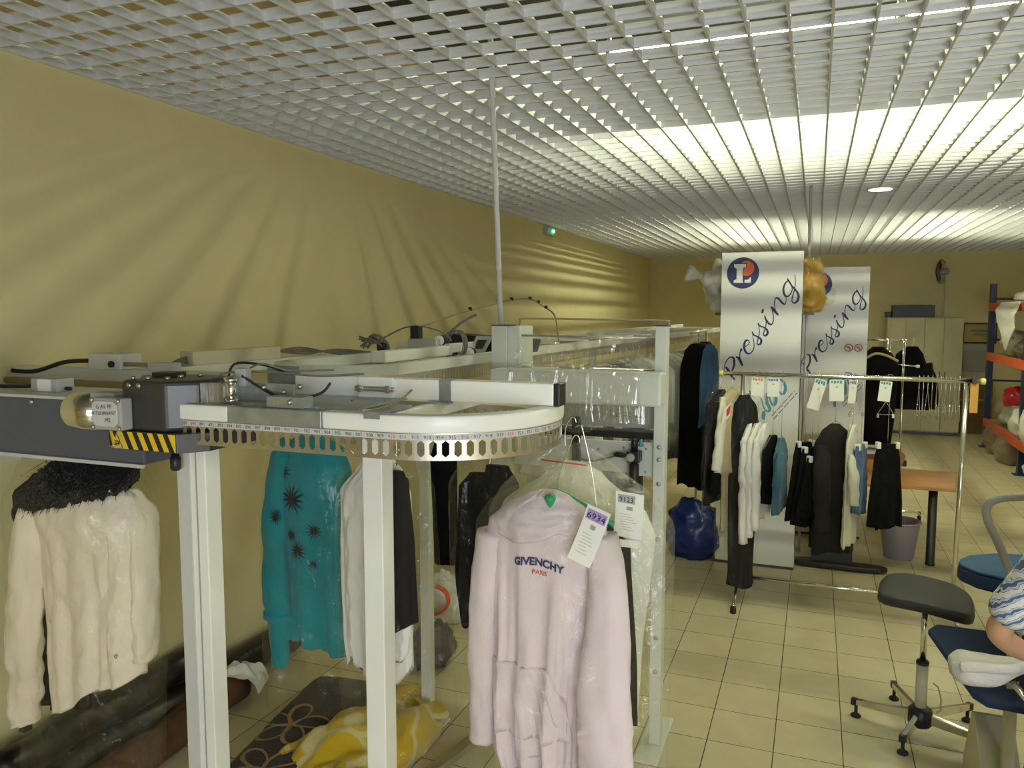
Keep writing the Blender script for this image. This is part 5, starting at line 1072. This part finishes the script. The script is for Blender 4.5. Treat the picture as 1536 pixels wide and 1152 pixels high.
for x, y in ((.30, .06), (-.1, -.4), (-.1, .4)): MB().lathe([(.028, -.014), (.032, -.01), (.032, .01), (.028, .014)], (x, y, .032), axis='x', n=16).build('caster', 'rubber', sd, True); MB().bb(x - .012, x + .012, y - .012, y + .012, .03, .1).build('caster_fork', 'black', sd)
t = garment('black_jacket', (.55, 8.12, 0), 'black jackets bulk at the left of the small stand', 'jacket', None, .2); Cloth([(1.68, -.05, .05, .03), (1.60, -.14, .14, .07), (1.5, -.19, .19, .09), (1.0, -.19, .17, .10), (.76, -.17, .15, .09)], folds=4, amp=.012, crease=.01, seed=301, nu=48, nzr=40).mb().build('body', F['black'], t, True); hanger_mb(1.758, .15, .08, .09).build('hanger', 'chrome', t, True); MB().tube(smooth([(-.12, -.10, 1.58), (-.05, -.12, 1.62), (.05, -.12, 1.6), (.15, -.1, 1.55)], 4), .012, 8).build('gold_trim', mat('old_gold', (.45, .36, .12), .4), t, True)
t = garment('black_jacket', (.86, 8.32, 0), 'black jacket with hanging sleeve at the right of the small stand', 'jacket', None, -.1); Cloth([(1.68, -.05, .05, .03), (1.60, -.14, .10, .06), (1.45, -.16, .15, .07), (1.08, -.16, .17, .08)], folds=4, amp=.012, crease=.01, seed=302, nu=48, nzr=40).mb().build('body', F['black'], t, True); sleeve_mb([(.12, -.02, 1.52), (.16, -.04, 1.35), (.18, -.05, 1.18), (.17, -.05, 1.10)], [.05, .06, .06, .055], [.05, .05, .05, .045], 3.1, .008).build('sleeve', F['black'], t, True); hanger_mb(1.758, .13, .08, .09).build('hanger', 'chrome', t, True)
# blue plastic sack on the floor
sack('blue_sack', (-.88, 6.42, 0), (.235, .2, .27), 9.3, 'bluebag', 'shiny dark blue plastic sack on the floor behind the bagging machine', squash=.25, amp=.12)
# ------------------------------------------------------------------ stool
sl_ = thing('stool', (.515, 3.97, 0), 'black swivel work stool with chrome five-star base', 'stool'); M['seatm'] = mat('black_seat', (.026, .028, .024), .55, bump=.15, bscale=250)
vs = []; n = 40; mb = MB(); prof = [(.0, .026), (.5, .026), (.86, .025), (.96, .020), (1., .006), (.995, -.018), (.95, -.026), (.0, -.026)]
for r, h in prof:
    for i in range(n):
        a = 2 * pi * i / n; cx_, sx_ = cos(a), sin(a); u = math.copysign(abs(cx_) ** .5, cx_) * .20 * r; v = math.copysign(abs(sx_) ** .55, sx_) * .145 * r
        vs.append((u, v, h - .022 * (u / .2) ** 2 + .018 * (v / .15) ** 2))
mb.add(vs, [(j * n + i, j * n + (i + 1) % n, (j + 1) * n + (i + 1) % n, (j + 1) * n + i) for j in range(len(prof) - 1) for i in range(n)])
se = mb.build('seat', 'seatm', sl_, True); se.location = (.0, 0, .688); se.rotation_euler = (.16, .10, -.12)
MB().cyl((0, 0, .37), (0, 0, .66), .014, 16).build('piston', 'chrome', sl_, True); MB().cyl((0, 0, .12), (0, 0, .375), .026, 20).build('column', 'cream', sl_, True); MB().lathe([(.027, .365), (.029, .375), (.024, .385)], n=16).build('column_collar', 'black', sl_, True); MB().lathe([(.045, .07), (.052, .08), (.052, .145), (.035, .16)], n=18).build('hub', 'black', sl_, True)
for x, y in ((-.285, .125), (-.08, .40), (-.09, -.175), (.263, -.06), (.255, .28)):
    v = Vector((x, y, 0)); d = v.normalized(); e = v * .97; sd_ = Vector((-d.y, d.x, 0)) * .012; p0 = d * .04
    lg = MB().add([p0 + sd_ + Vector((0, 0, .085)), p0 - sd_ + Vector((0, 0, .085)), p0 - sd_ + Vector((0, 0, .135)), p0 + sd_ + Vector((0, 0, .135)), e + sd_ + Vector((0, 0, .06)), e - sd_ + Vector((0, 0, .06)), e - sd_ + Vector((0, 0, .088)), e + sd_ + Vector((0, 0, .088))], [(0, 1, 2, 3), (4, 5, 6, 7), (0, 1, 5, 4), (1, 2, 6, 5), (2, 3, 7, 6), (3, 0, 4, 7)]).build('base_arm', 'chrome', sl_, bevel=.004)
    MB().lathe([(.024, 0), (.024, .008), (.014, .016), (.008, .02), (.008, .06)], e * .97, n=16).build('glide', 'rubber', lg, True); MB().box(e + Vector((0, 0, .074)), (.026, .026, .032), Matrix.Rotation(math.atan2(d.y, d.x), 3, 'Z')).build('arm_tip', 'black', lg)
# ------------------------------------------------------------------ ironing station
ir = thing('ironing_station', (0, 0, 0), 'ironing station with navy boards, sleeve board and steam hose', 'ironing station'); M['navy'] = mat('navy_cover', (.010, .030, .085), .8, var=.12, bump=.2, bscale=200); M['navytop'] = mat('blue_cover', (.03, .09, .19), .8, var=.1, bump=.2, bscale=200); M['pad'] = fabric('white_padding', (.62, .60, .57), .05, .5, 60); M['tealpad'] = mat('teal_foam', (.05, .19, .22), .85, var=.1)
bd_ = [(.60, 3.74), (.605, 3.70), (.65, 3.625), (.74, 3.57), (.88, 3.54), (1.55, 3.52), (1.55, 4.0), (.95, 3.98), (.78, 3.95), (.66, 3.87), (.612, 3.79)]
MB().prism(bd_, .86, .925).build('board', 'navy', ir, bevel=.016, seg=4); MB().prism([(x * .985 + .012, (y - 3.75) * .97 + 3.75) for x, y in bd_], .925, .935).build('board_cover', 'navytop', ir, bevel=.008, seg=3)
MB().prism([(.70, 3.56), (.70, 3.44), (1.5, 3.38), (1.5, 3.56)], .845, .885).build('iron_rest', 'tealpad', ir, bevel=.006); MB().prism([(.72, 3.55), (.72, 3.42), (1.5, 3.36), (1.5, 3.55)], .81, .845).build('rest_frame', 'galv', ir, bevel=.004)
irn = MB().prism([(.80, 3.45), (.85, 3.41), (1.0, 3.40), (1.0, 3.53), (.85, 3.52)], .888, .925).build('iron', 'chrome', ir, bevel=.008, seg=3)
MB().tube(smooth([(.84, 3.46, .92), (.82, 3.46, .97), (.825, 3.46, 1.0), (.86, 3.46, 1.005)], 4), .011, 10).build('handle_bracket', 'black', irn, True); MB().cyl((.84, 3.46, 1.0), (1.0, 3.46, .995), .014, 14).build('handle', mat('wood_handle', (.22, .11, .05), .5), irn, True); MB().bb(.88, .98, 3.44, 3.48, .925, .95).build('switch_block', 'black', irn)
hs = smooth([(.775, 3.46, .925), (.745, 3.47, .98), (.695, 3.50, 1.10), (.655, 3.5, 1.19), (.655, 3.5, 1.245), (.70, 3.5, 1.275), (.80, 3.5, 1.292), (.95, 3.5, 1.32), (1.2, 3.5, 1.40)], 10)
MB().tube(hs, [.0165 if (i // 1) % 2 == 0 else .015 for i in range(len(hs))], 14).build('steam_hose', mat('hose_wrap', (.33, .33, .29), .7), ir, True, label='pale grey wrapped steam hose'); MB().cyl((.785, 3.46, .905), (.762, 3.465, .95), .013, 12).build('hose_fitting', 'chrome', ir, True)
# lower tray: dished navy panel
tr_ = [(.50, 3.76), (.60, 3.30), (.64, 3.25), (1.5, 3.20), (1.5, 3.82), (.54, 3.82)]
MB().prism(tr_, .555, .585, lambda u, v, h: (u, v, h + (v - 3.5) * .12)).build('lower_tray', 'navy', ir, bevel=.012, seg=3)
MB().bb(.725, .765, 3.36, 3.40, .02, .82).build('column', 'cream', ir, bevel=.003); MB().lathe([(.013, 0), (.013, -.03), (.016, -.034)], (.745, 3.36, .70), axis='y', n=14).build('column_knob', 'black', ir, True); MB().lathe([(.018, 0), (.018, -.025), (.012, -.03)], (.735, 3.36, .78), axis='y', n=14).build('column_knob', 'black', ir, True)
MB().prism([(3.18, .0), (3.75, .0), (3.75, .07), (3.62, .34), (3.58, .35), (3.18, .07)], .66, .80, lambda u, v, h: (h, u, v)).build('pedestal', 'cream', ir, bevel=.004); MB().bb(.66, 1.5, 3.3, 3.42, .02, .08).build('base_beam', 'cream', ir)
MB().tube([(.50, 3.52, .475), (.515, 3.50, .47), (.525, 3.48, .43), (.523, 3.48, .38), (.51, 3.48, .37)], .0035, 6).build('wire_hook', 'tan', ir, True)
# padded sleeve board on an arm
sp_ = MB(); nn = 30; vs = []; cl_ = smooth([(.505, 3.2, .695), (.54, 3.2, .695), (.60, 3.2, .694), (.66, 3.2, .70), (.72, 3.2, .725), (.80, 3.2, .765), (.95, 3.2, .84)], 5); rr = smooth([(.028, .05), (.052, .085), (.052, .09), (.046, .075), (.030, .042), (.028, .038), (.028, .038)], 5)
for p, (rz_, ry_) in zip(cl_, rr):
    for i in range(nn): a = 2 * pi * i / nn; k = 1 + .06 * nz(p[0] * 18, i * .5, 2); vs.append((p[0] , p[1] + ry_ * cos(a) * k, p[2] + rz_ * math.copysign(abs(sin(a)) ** .8, sin(a)) * k))
m_ = len(cl_); sp_.add(vs, [(j * nn + i, j * nn + (i + 1) % nn, (j + 1) * nn + (i + 1) % nn, (j + 1) * nn + i) for j in range(m_ - 1) for i in range(nn)] + [tuple(range(nn)), tuple((m_ - 1) * nn + i for i in range(nn))])
so = sp_.build('sleeve_board', 'pad', ir, True, label='white padded sleeve board'); MB().tube(smooth([(.53, 3.125, .722), (.58, 3.115, .735), (.68, 3.13, .738), (.73, 3.16, .748), (.80, 3.17, .785)], 4), .018, 12).build('padded_edge', 'pad', so, True)
MB().cyl((.705, 3.2, .665), (.80, 3.2, .55), .012, 12).build('sleeve_arm', 'chrome', ir, True); MB().lathe([(.02, -.02), (.02, .02)], (.72, 3.25, .672), axis='y', n=14).build('arm_joint', 'black', ir, True)
MB().cyl((.80, 3.2, .55), (.80, 3.38, .50), .012, 12).build('sleeve_arm', 'chrome', ir, True)

# ------------------------------------------------------------------ person working at the ironing station (mostly beyond the frame)
pe = thing('person', (0, 0, 0), 'person in striped blue and white sleeve and black trousers ironing', 'person')
M['skin'] = mat('skin', (.56, .31, .20), .5, var=.05, vscale=4); M['hair'] = mat('brown_hair', (.06, .035, .02), .6, var=.2)
sm = bpy.data.materials.new('striped_knit'); sm.use_nodes = True; nt = sm.node_tree; b_ = nt.nodes['Principled BSDF']; b_.inputs['Roughness'].default_value = .9
tc = nt.nodes.new('ShaderNodeTexCoord'); mpn = nt.nodes.new('ShaderNodeMapping'); mpn.inputs['Rotation'].default_value = (0, radians(38), 0); wv = nt.nodes.new('ShaderNodeTexWave'); wv.bands_direction = 'Z'; wv.inputs['Scale'].default_value = 9.5; wv.inputs['Distortion'].default_value = 2.2; wv.inputs['Detail'].default_value = 1.; wv.inputs['Detail Scale'].default_value = 3.5
rp = nt.nodes.new('ShaderNodeValToRGB'); rp.color_ramp.interpolation = 'CONSTANT'; els = rp.color_ramp.elements; els[0].color = (.72, .72, .72, 1); els[0].position = 0; els[1].color = (.02, .025, .10, 1); els[1].position = .30
for p, c in ((.42, (.70, .72, .74, 1)), (.60, (.10, .36, .48, 1)), (.70, (.66, .68, .70, 1)), (.84, (.10, .13, .28, 1))): e_ = els.new(p); e_.color = c
nt.links.new(tc.outputs['Object'], mpn.inputs['Vector']); nt.links.new(mpn.outputs['Vector'], wv.inputs['Vector']); nt.links.new(wv.outputs['Fac'], rp.inputs['Fac']); nt.links.new(rp.outputs['Color'], b_.inputs['Base Color']); M['knit'] = sm
def skin_obj(name, pts, edges, radii, m, parent, root=0, sub=2):
    me = bpy.data.meshes.new(name); me.from_pydata([tuple(p) for p in pts], edges, []); me.update(); o = bpy.data.objects.new(name, me); COL.objects.link(o); o.parent = parent
    k = o.modifiers.new('Skin', 'SKIN'); k.use_smooth_shade = True
    sv = me.skin_vertices[0].data
    for i, r in enumerate(radii): sv[i].radius = (r, r) if not isinstance(r, tuple) else r; sv[i].use_root = (i == root)
    s = o.modifiers.new('Sub', 'SUBSURF'); s.levels = sub; s.render_levels = sub; me.materials.append(M[m] if isinstance(m, str) else m); return o
PX_, PY_ = .97, 2.98
hip, ch, nk = (PX_ + .02, PY_ - .04, .93), (PX_ - .01, PY_, 1.22), (PX_ - .03, PY_ + .06, 1.42)
pts = [hip, (PX_, PY_ - .02, 1.08), ch, nk, (PX_ - .035, PY_ + .08, 1.46), (PX_ - .04, PY_ + .11, 1.53),
       (.81, PY_ + .0, 1.31), (.708, PY_ + .0, 1.10), (.598, PY_ + .01, .915), (.70, PY_ + .10, .83), (.81, PY_ + .19, .79),
       (PX_ + .17, PY_ + .01, 1.32), (PX_ + .25, PY_ + .04, 1.09), (PX_ + .22, PY_ + .14, .95), (PX_ + .17, PY_ + .30, .97), (PX_ + .12, PY_ + .38, .985),
       (.93, PY_ - .04, .86), (.80, PY_ - .03, .50), (.775, PY_ - .06, .10), (1.12, PY_ - .04, .86), (1.15, PY_ - .03, .5), (1.15, PY_ - .08, .10)]
ed = [(0, 1), (1, 2), (2, 3), (3, 4), (4, 5), (2, 6), (6, 7), (7, 8), (8, 9), (9, 10), (2, 11), (11, 12), (12, 13), (13, 14), (14, 15), (0, 16), (16, 17), (17, 18), (0, 19), (19, 20), (20, 21)]
rd = [.10, .085, .08, .055, .052, .055, .045, .046, .045, .037, .027, .045, .045, .043, .036, .027, .09, .062, .045, .09, .062, .045]
skin_obj('body', pts, ed, rd, 'skin', pe)
hm = MB(); n = 28; vs = []
for j in range(n + 1):
    ph = pi * j / n
    for i in range(n):
        a = 2 * pi * i / n; v = Vector((sin(ph) * cos(a), sin(ph) * sin(a), cos(ph))); p = Vector((v.x * .075, v.y * .095, v.z * .118))
        if v.y > .3 and v.z < .1: p.y += .010 * (v.y - .3) - .02 * max(0, -v.z - .4)
        if abs(v.x) < .22 and v.y > .7 and -.35 < v.z < .1: p.y += .020 * (1 - abs(v.x) / .22) * (1 - abs(v.z + .15) / .3)
        if .12 < abs(v.x) < .5 and v.y > .6 and .0 < v.z < .25: p.y -= .007
        vs.append(p + Vector((PX_ - .045, PY_ + .14, 1.58)))
hm.add(vs, [(j * n + i, j * n + (i + 1) % n, (j + 1) * n + (i + 1) % n, (j + 1) * n + i) for j in range(n) for i in range(n)]); hm.build('head', 'skin', pe, True)
hx, hy, hz_ = PX_ - .045, PY_ + .14, 1.58
for s_ in (-1, 1):
    MB().lathe([(.001, -.010), (.009, -.005), (.011, 0), (.009, .005), (.001, .010)], (hx + s_ * .030, hy + .082, hz_ + .010), n=14).build('eye', 'paper', pe, True); MB().lathe([(.001, -.003), (.005, 0), (.001, .003)], (hx + s_ * .030, hy + .0925, hz_ + .010), axis='y', n=12).build('iris', 'ink', pe, True); MB().lathe([(.004, -.03), (.014, -.012), (.018, .01), (.012, .03)], (hx + s_ * .074, hy, hz_ - .005), n=12).build('ear', 'skin', pe, True)
MB().tube(smooth([(hx - .024, hy + .085, hz_ - .055), (hx, hy + .096, hz_ - .052), (hx + .024, hy + .085, hz_ - .055)], 4), .005, 8).build('mouth', mat('lips', (.42, .13, .11), .5), pe, True)
hb = MB(); vs2 = []
for j in range(19):
    ph = pi * .74 * j / 18
    for i in range(n):
        a = 2 * pi * i / n; v = Vector((sin(ph) * cos(a), sin(ph) * sin(a), cos(ph))); k = 1.14 if not (v.y > .45 and v.z < .55) else .90; vs2.append(Vector((v.x * .075 * k, v.y * .095 * k, v.z * .118 * k)) + Vector((hx, hy - .006, hz_ + .006)))
hb.add(vs2, [(j * n + i, j * n + (i + 1) % n, (j + 1) * n + (i + 1) % n, (j + 1) * n + i) for j in range(18) for i in range(n)]); hb.build('hair', 'hair', pe, True)
skin_obj('top', [(PX_ + .02, PY_ - .04, .83), (PX_, PY_ - .02, 1.08), ch, (PX_ - .025, PY_ + .045, 1.375), (.82, PY_ + .0, 1.32), (.718, PY_ + .0, 1.12), (.610, PY_ + .005, .945), (PX_ + .17, PY_ + .01, 1.325), (PX_ + .24, PY_ + .03, 1.15), (PX_ + .248, PY_ + .05, 1.06)], [(0, 1), (1, 2), (2, 3), (2, 4), (4, 5), (5, 6), (2, 7), (7, 8), (8, 9)], [(.175, .135), (.165, .13), (.185, .135), .085, .085, .082, .078, .085, .072, .062], 'knit', pe).modifiers['Sub'].levels = 2
skin_obj('trousers', [(PX_ + .02, PY_ - .04, .95), (PX_ + .02, PY_ - .04, .88), (.93, PY_ - .04, .80), (.795, PY_ - .03, .50), (.76, PY_ - .06, .09), (1.12, PY_ - .04, .80), (1.15, PY_ - .03, .5), (1.15, PY_ - .08, .09)], [(0, 1), (1, 2), (2, 3), (3, 4), (1, 5), (5, 6), (6, 7)], [.155, .15, .115, .105, .10, .115, .095, .09], mat('black_trousers', (.006, .006, .007), .9), pe)
for s_, (fx, fy) in ((0, (.775, PY_ - .04)), (1, (1.15, PY_ - .06))):
    MB().prism([(-.045, -.09), (.045, -.09), (.05, .05), (.035, .15), (0, .17), (-.035, .15), (-.05, .05)], 0, .07, lambda u, v, h, fx=fx, fy=fy: (fx + u * (1 - h), fy + v * (1 - h * 1.5) , h)).build('shoe', 'black', pe, bevel=.015, seg=3)
def hand(name, wrist, d, up, curl, side):
    """palm, four unequal fingers bent at two joints and a thumb from the side of the palm"""
    d = Vector(d).normalized(); up = Vector(up); up = (up - d * up.dot(d)).normalized(); s_ = d.cross(up) * side; w = Vector(wrist)
    pm = MB(); sec = [(0, .022, .016), (.03, .034, .016), (.065, .041, .014), (.088, .040, .011)]; vs = []; k = 16
    for t_, a_, b2_ in sec:
        for i in range(k): a = 2 * pi * i / k; vs.append(w + d * t_ + s_ * (a_ * cos(a)) + up * (b2_ * sin(a)))
    pm.add(vs, [(j * k + i, j * k + (i + 1) % k, (j + 1) * k + (i + 1) % k, (j + 1) * k + i) for j in range(len(sec) - 1) for i in range(k)] + [tuple(range(k)), tuple((len(sec) - 1) * k + i for i in range(k))]); po = pm.build(name, 'skin', pe, True, subsurf=1)
    for q, (off, L_) in enumerate(((-.029, .068), (-.010, .078), (.010, .073), (.029, .058))):
        b = w + d * .082 + s_ * off; p = [b]; ang = 0
        for f in (.44, .31, .25): ang += curl; p.append(p[-1] + (d * cos(ang) - up * sin(ang)) * L_ * f)
        MB().tube(smooth(p, 3), [.0090 - .0035 * i / 9 for i in range(10)], 10).build('finger', 'skin', po, True)
    b = w + d * .028 - s_ * .030; MB().tube(smooth([b, b + d * .03 - s_ * .024 - up * .008, b + d * .055 - s_ * .026 - up * .02, b + d * .07 - s_ * .018 - up * .03], 3), [.011 - .004 * i / 9 for i in range(10)], 10).build('thumb', 'skin', po, True)
hand('hand', (.81, PY_ + .19, .79), (.7, .6, -.2), (0, 0, 1), .35, 1); hand('hand', (PX_ + .12, PY_ + .38, .985), (-.75, .5, .05), (0, 0, 1), .6, -1)
# ------------------------------------------------------------------ things lying on the floor at the left
M['darkroll'] = mat('black_film_roll', (.010, .009, .009), .3, var=.3, bump=.4, bscale=22); M['brownroll'] = mat('brown_rug_back', (.10, .045, .018), .8, var=.35, vscale=14, bump=.3, bscale=60, stretch=(1, 1, 1))
def roll(name, a, b, r, m, lab, n=20, bend=.02):
    t = thing(name, (0, 0, 0), lab, 'rug'); a, b = Vector(a), Vector(b); L_ = 22; P = [a + (b - a) * (i / L_) + Vector((bend * sin(i * .6), 0, .0)) for i in range(L_ + 1)]
    mb = MB().tube(P, [r * (1 + .05 * sin(i * 1.3)) for i in range(L_ + 1)], n); mb.v = [(Vector(p) + Vector((0, 0, 1)) * .008 * nz(p[0] * 9, p[1] * 7, p[2] * 9)) for p in mb.v]; mb.build('roll', m, t, True)
    c = b; d = (b - a).normalized(); s_ = d.cross(Vector((0, 0, 1))).normalized(); sp = [c + d * .003 + (s_ * cos(k * .5) + Vector((0, 0, 1)) * sin(k * .5)) * r * (.12 + .85 * k / 40) for k in range(41)]; MB().tube(sp, .005, 6).build('spiral_end', 'tan', t, True); return t
roll('rolled_rug', (-2.86, 1.75, .092), (-2.86, 3.72, .092), .09, 'darkroll', 'long rug rolled in black film along the foot of the wall')
roll('rolled_rug', (-2.62, 1.7, .082), (-2.74, 3.12, .082), .08, 'brownroll', 'brown rolled rug in front of the black wrapped roll')
roll('rolled_rug', (-2.86, 1.9, .255), (-2.88, 3.0, .255), .075, 'darkroll', 'second black wrapped roll lying on the one by the wall')
def crumple(name, c, d, m, lab, cat, seed, rz=0., marks=None):
    t = thing(name, c, lab, cat, None, rz); mb = MB(); n = 16; vs = []
    for j in range(n + 1):
        for i in range(n + 1):
            u, v = i / n * 2 - 1, j / n * 2 - 1; z = d[2] * (1 - u * u) ** .5 * (.7 + .5 * nz(u * 2 + seed, v * 2)) + .006; vs.append((u * d[0], v * d[1], max(0.002, z)))
    mb.add(vs, [(j * (n + 1) + i, j * (n + 1) + i + 1, (j + 1) * (n + 1) + i + 1, (j + 1) * (n + 1) + i) for j in range(n) for i in range(n)]); o = mb.build('sheet', m, t, solid=.003)
    if marks:
        k = MB()
        for q in range(9): x, y = random.uniform(-.6, .5) * d[0], random.uniform(-.7, .6) * d[1]; k.bb(x, x + .03, y, y + .02, d[2] * 1.02, d[2] * 1.02 + .002)
        k.build('print', marks, t)
    return t
crumple('newspaper', (-2.72, 3.10, .075), (.13, .09, .13), 'paper', 'crumpled white paper wrapped round the end of the brown rug', 'paper', 3., .4); crumple('newspaper', (-2.82, 3.72, .10), (.09, .06, .10), 'paper', 'printed paper scrap at the end of the black wrapped roll', 'paper', 7., .5, 'ink')
# dark rug folded with golden flower outlines
rg_ = thing('folded_rug', (-2.17, 2.86, 0), 'dark grey rug with golden flower outlines folded on the floor', 'rug', None, .15); M['rugdark'] = fabric('dark_rug_pile', (.035, .028, .026), .25, .6, 160); M['gold'] = fabric('golden_rug_pile', (.34, .21, .09), .2, .5, 160)
mb = MB(); nx_, ny_ = 22, 40; vs = []
def rugz(u, v):
    e = max(0, 1 - u ** 6) ** .5 * max(0, 1 - max(0, v) ** 8) ** .5; return .13 * e * (.85 + .1 * v + .06 * nz(u * 2, v * 2))
for j in range(ny_ + 1):
    for i in range(nx_ + 1): u, v = i / nx_ * 2 - 1, j / ny_ * 2 - 1; vs.append((u * .175, v * .55, rugz(u, v) + .002))
mb.add(vs, [(j * (nx_ + 1) + i, j * (nx_ + 1) + i + 1, (j + 1) * (nx_ + 1) + i + 1, (j + 1) * (nx_ + 1) + i) for j in range(ny_) for i in range(nx_)]); mb.build('pile', M['rugdark'], rg_, True, solid=.002)
fl = MB()
def rp_(u, v, h): return (u, v, rugz(u / .175, v / .55) + .005 + h)
for c0, dirs in (((-.02, -.02), (20, 95, 165, 235, 300)), ((.03, -.36), (60, 140, 220))):
    for a in dirs:
        a = radians(a); L_ = .17; q = []
        for k in range(13): t_ = k / 12 * 2 * pi; x = L_ * .5 * (1 - cos(t_)); y = .055 * sin(t_) * (.4 + .6 * sin(t_ / 2)); q.append((c0[0] + x * cos(a) - y * sin(a), c0[1] + x * sin(a) + y * cos(a)))
        q = [(max(-.165, min(.165, x)), y) for x, y in q]; fl.ribbon(q, .016, rp_, .002)
fl.build('flower_outline', M['gold'], rg_)
# yellow bath mat / blanket heap with pale rings
yb = thing('yellow_blanket', (-1.86, 2.95, 0), 'crumpled yellow blanket with pale ring pattern on the floor', 'blanket', None, -.25)
ym = bpy.data.materials.new('yellow_pile'); ym.use_nodes = True; nt = ym.node_tree; b_ = nt.nodes['Principled BSDF']; b_.inputs['Roughness'].default_value = .95; b_.inputs['Sheen Weight'].default_value = .3
tc = nt.nodes.new('ShaderNodeTexCoord'); vo = nt.nodes.new('ShaderNodeTexVoronoi'); vo.inputs['Scale'].default_value = 4.6; vo.feature = 'F1'; rp = nt.nodes.new('ShaderNodeValToRGB'); el = rp.color_ramp.elements; el[0].color = (.62, .42, .012, 1); el[0].position = 0; el[1].color = (.62, .42, .012, 1); el[1].position = .47
for p, c in ((.50, (.66, .58, .26, 1)), (.57, (.66, .58, .26, 1)), (.60, (.60, .41, .012, 1))): e_ = el.new(p); e_.color = c
nt.links.new(tc.outputs['Object'], vo.inputs['Vector']); nt.links.new(vo.outputs['Distance'], rp.inputs['Fac']); nt.links.new(rp.outputs['Color'], b_.inputs['Base Color'])
n2 = nt.nodes.new('ShaderNodeTexNoise'); n2.inputs['Scale'].default_value = 160; bp_ = nt.nodes.new('ShaderNodeBump'); bp_.inputs['Strength'].default_value = .5; bp_.inputs['Distance'].default_value = .01; nt.links.new(tc.outputs['Object'], n2.inputs['Vector']); nt.links.new(n2.outputs['Fac'], bp_.inputs['Height']); nt.links.new(bp_.outputs['Normal'], b_.inputs['Normal'])
mb = MB(); nx_, ny_ = 50, 50; vs = []
for j in range(ny_ + 1):
    for i in range(nx_ + 1):
        u, v = i / nx_ * 2 - 1, j / ny_ * 2 - 1; r = sqrt(u * u + v * v); e = max(0, 1 - abs(u) ** 4) ** .5 * max(0, 1 - abs(v) ** 4) ** .5
        z = e * (.13 + .09 * nz(u * 1.6, v * 1.6, 2) + .05 * nz(u * 4, v * 3, 5) + .04 * max(0, v)); k = 1 + .12 * nz(u * 2, v * 2, 9); vs.append((u * sqrt(1 - v * v / 2) * .25 * k, v * sqrt(1 - u * u / 2) * .46 * k, max(.003, z)))
mb.add(vs, [(j * (nx_ + 1) + i, j * (nx_ + 1) + i + 1, (j + 1) * (nx_ + 1) + i + 1, (j + 1) * (nx_ + 1) + i) for j in range(ny_) for i in range(nx_)]); mb.build('pile', ym, yb, True, solid=.003)
MB().add([(-.05, .28, .16), (.18, .22, .14), (.20, .36, .09), (.05, .42, .10), (.18, .22, .10), (.20, .36, .05)], [(0, 1, 2, 3), (1, 4, 5, 2)]).build('turned_corner', ym, yb, solid=.02, subsurf=2)
t = thing('wooden_batten', (-1.50, 2.85, 0), 'grey wooden batten lying beside the yellow blanket', 'batten', None, -.22); MB().bb(-.028, .028, -.5, .38, 0, .03).build('batten', mat('grey_wood', (.30, .25, .15), .7, var=.25, vscale=5, stretch=(12, 1, 1)), t, bevel=.004); MB().lathe([(.006, .03), (.006, .036)], (0, .34, 0), n=8).build('nail', 'steel', t)
sack('black_bag', (-1.98, 3.84, 0), (.13, .16, .14), 15.2, 'plast2', 'clear bag with dark purple things on the floor behind the posts', fill=M['darkpurple'] if 'darkpurple' in M else mat('dark_purple_stuff', (.03, .012, .018), .5, var=.3), squash=.2, amp=.2)
t = sack('carrier_bag', (-2.2, 4.45, 0), (.16, .14, .17), 17.2, 'duvet', 'white carrier bag with orange print on the floor', squash=.2, amp=.2)
MB().tube(smooth([(.02, -.16, .28), (.09, -.16, .25), (.10, -.16, .17), (.04, -.17, .11), (-.05, -.16, .10)], 4), .022, 8, flat=.4).build('orange_print', 'orange_d', t, True, label='orange curved print')
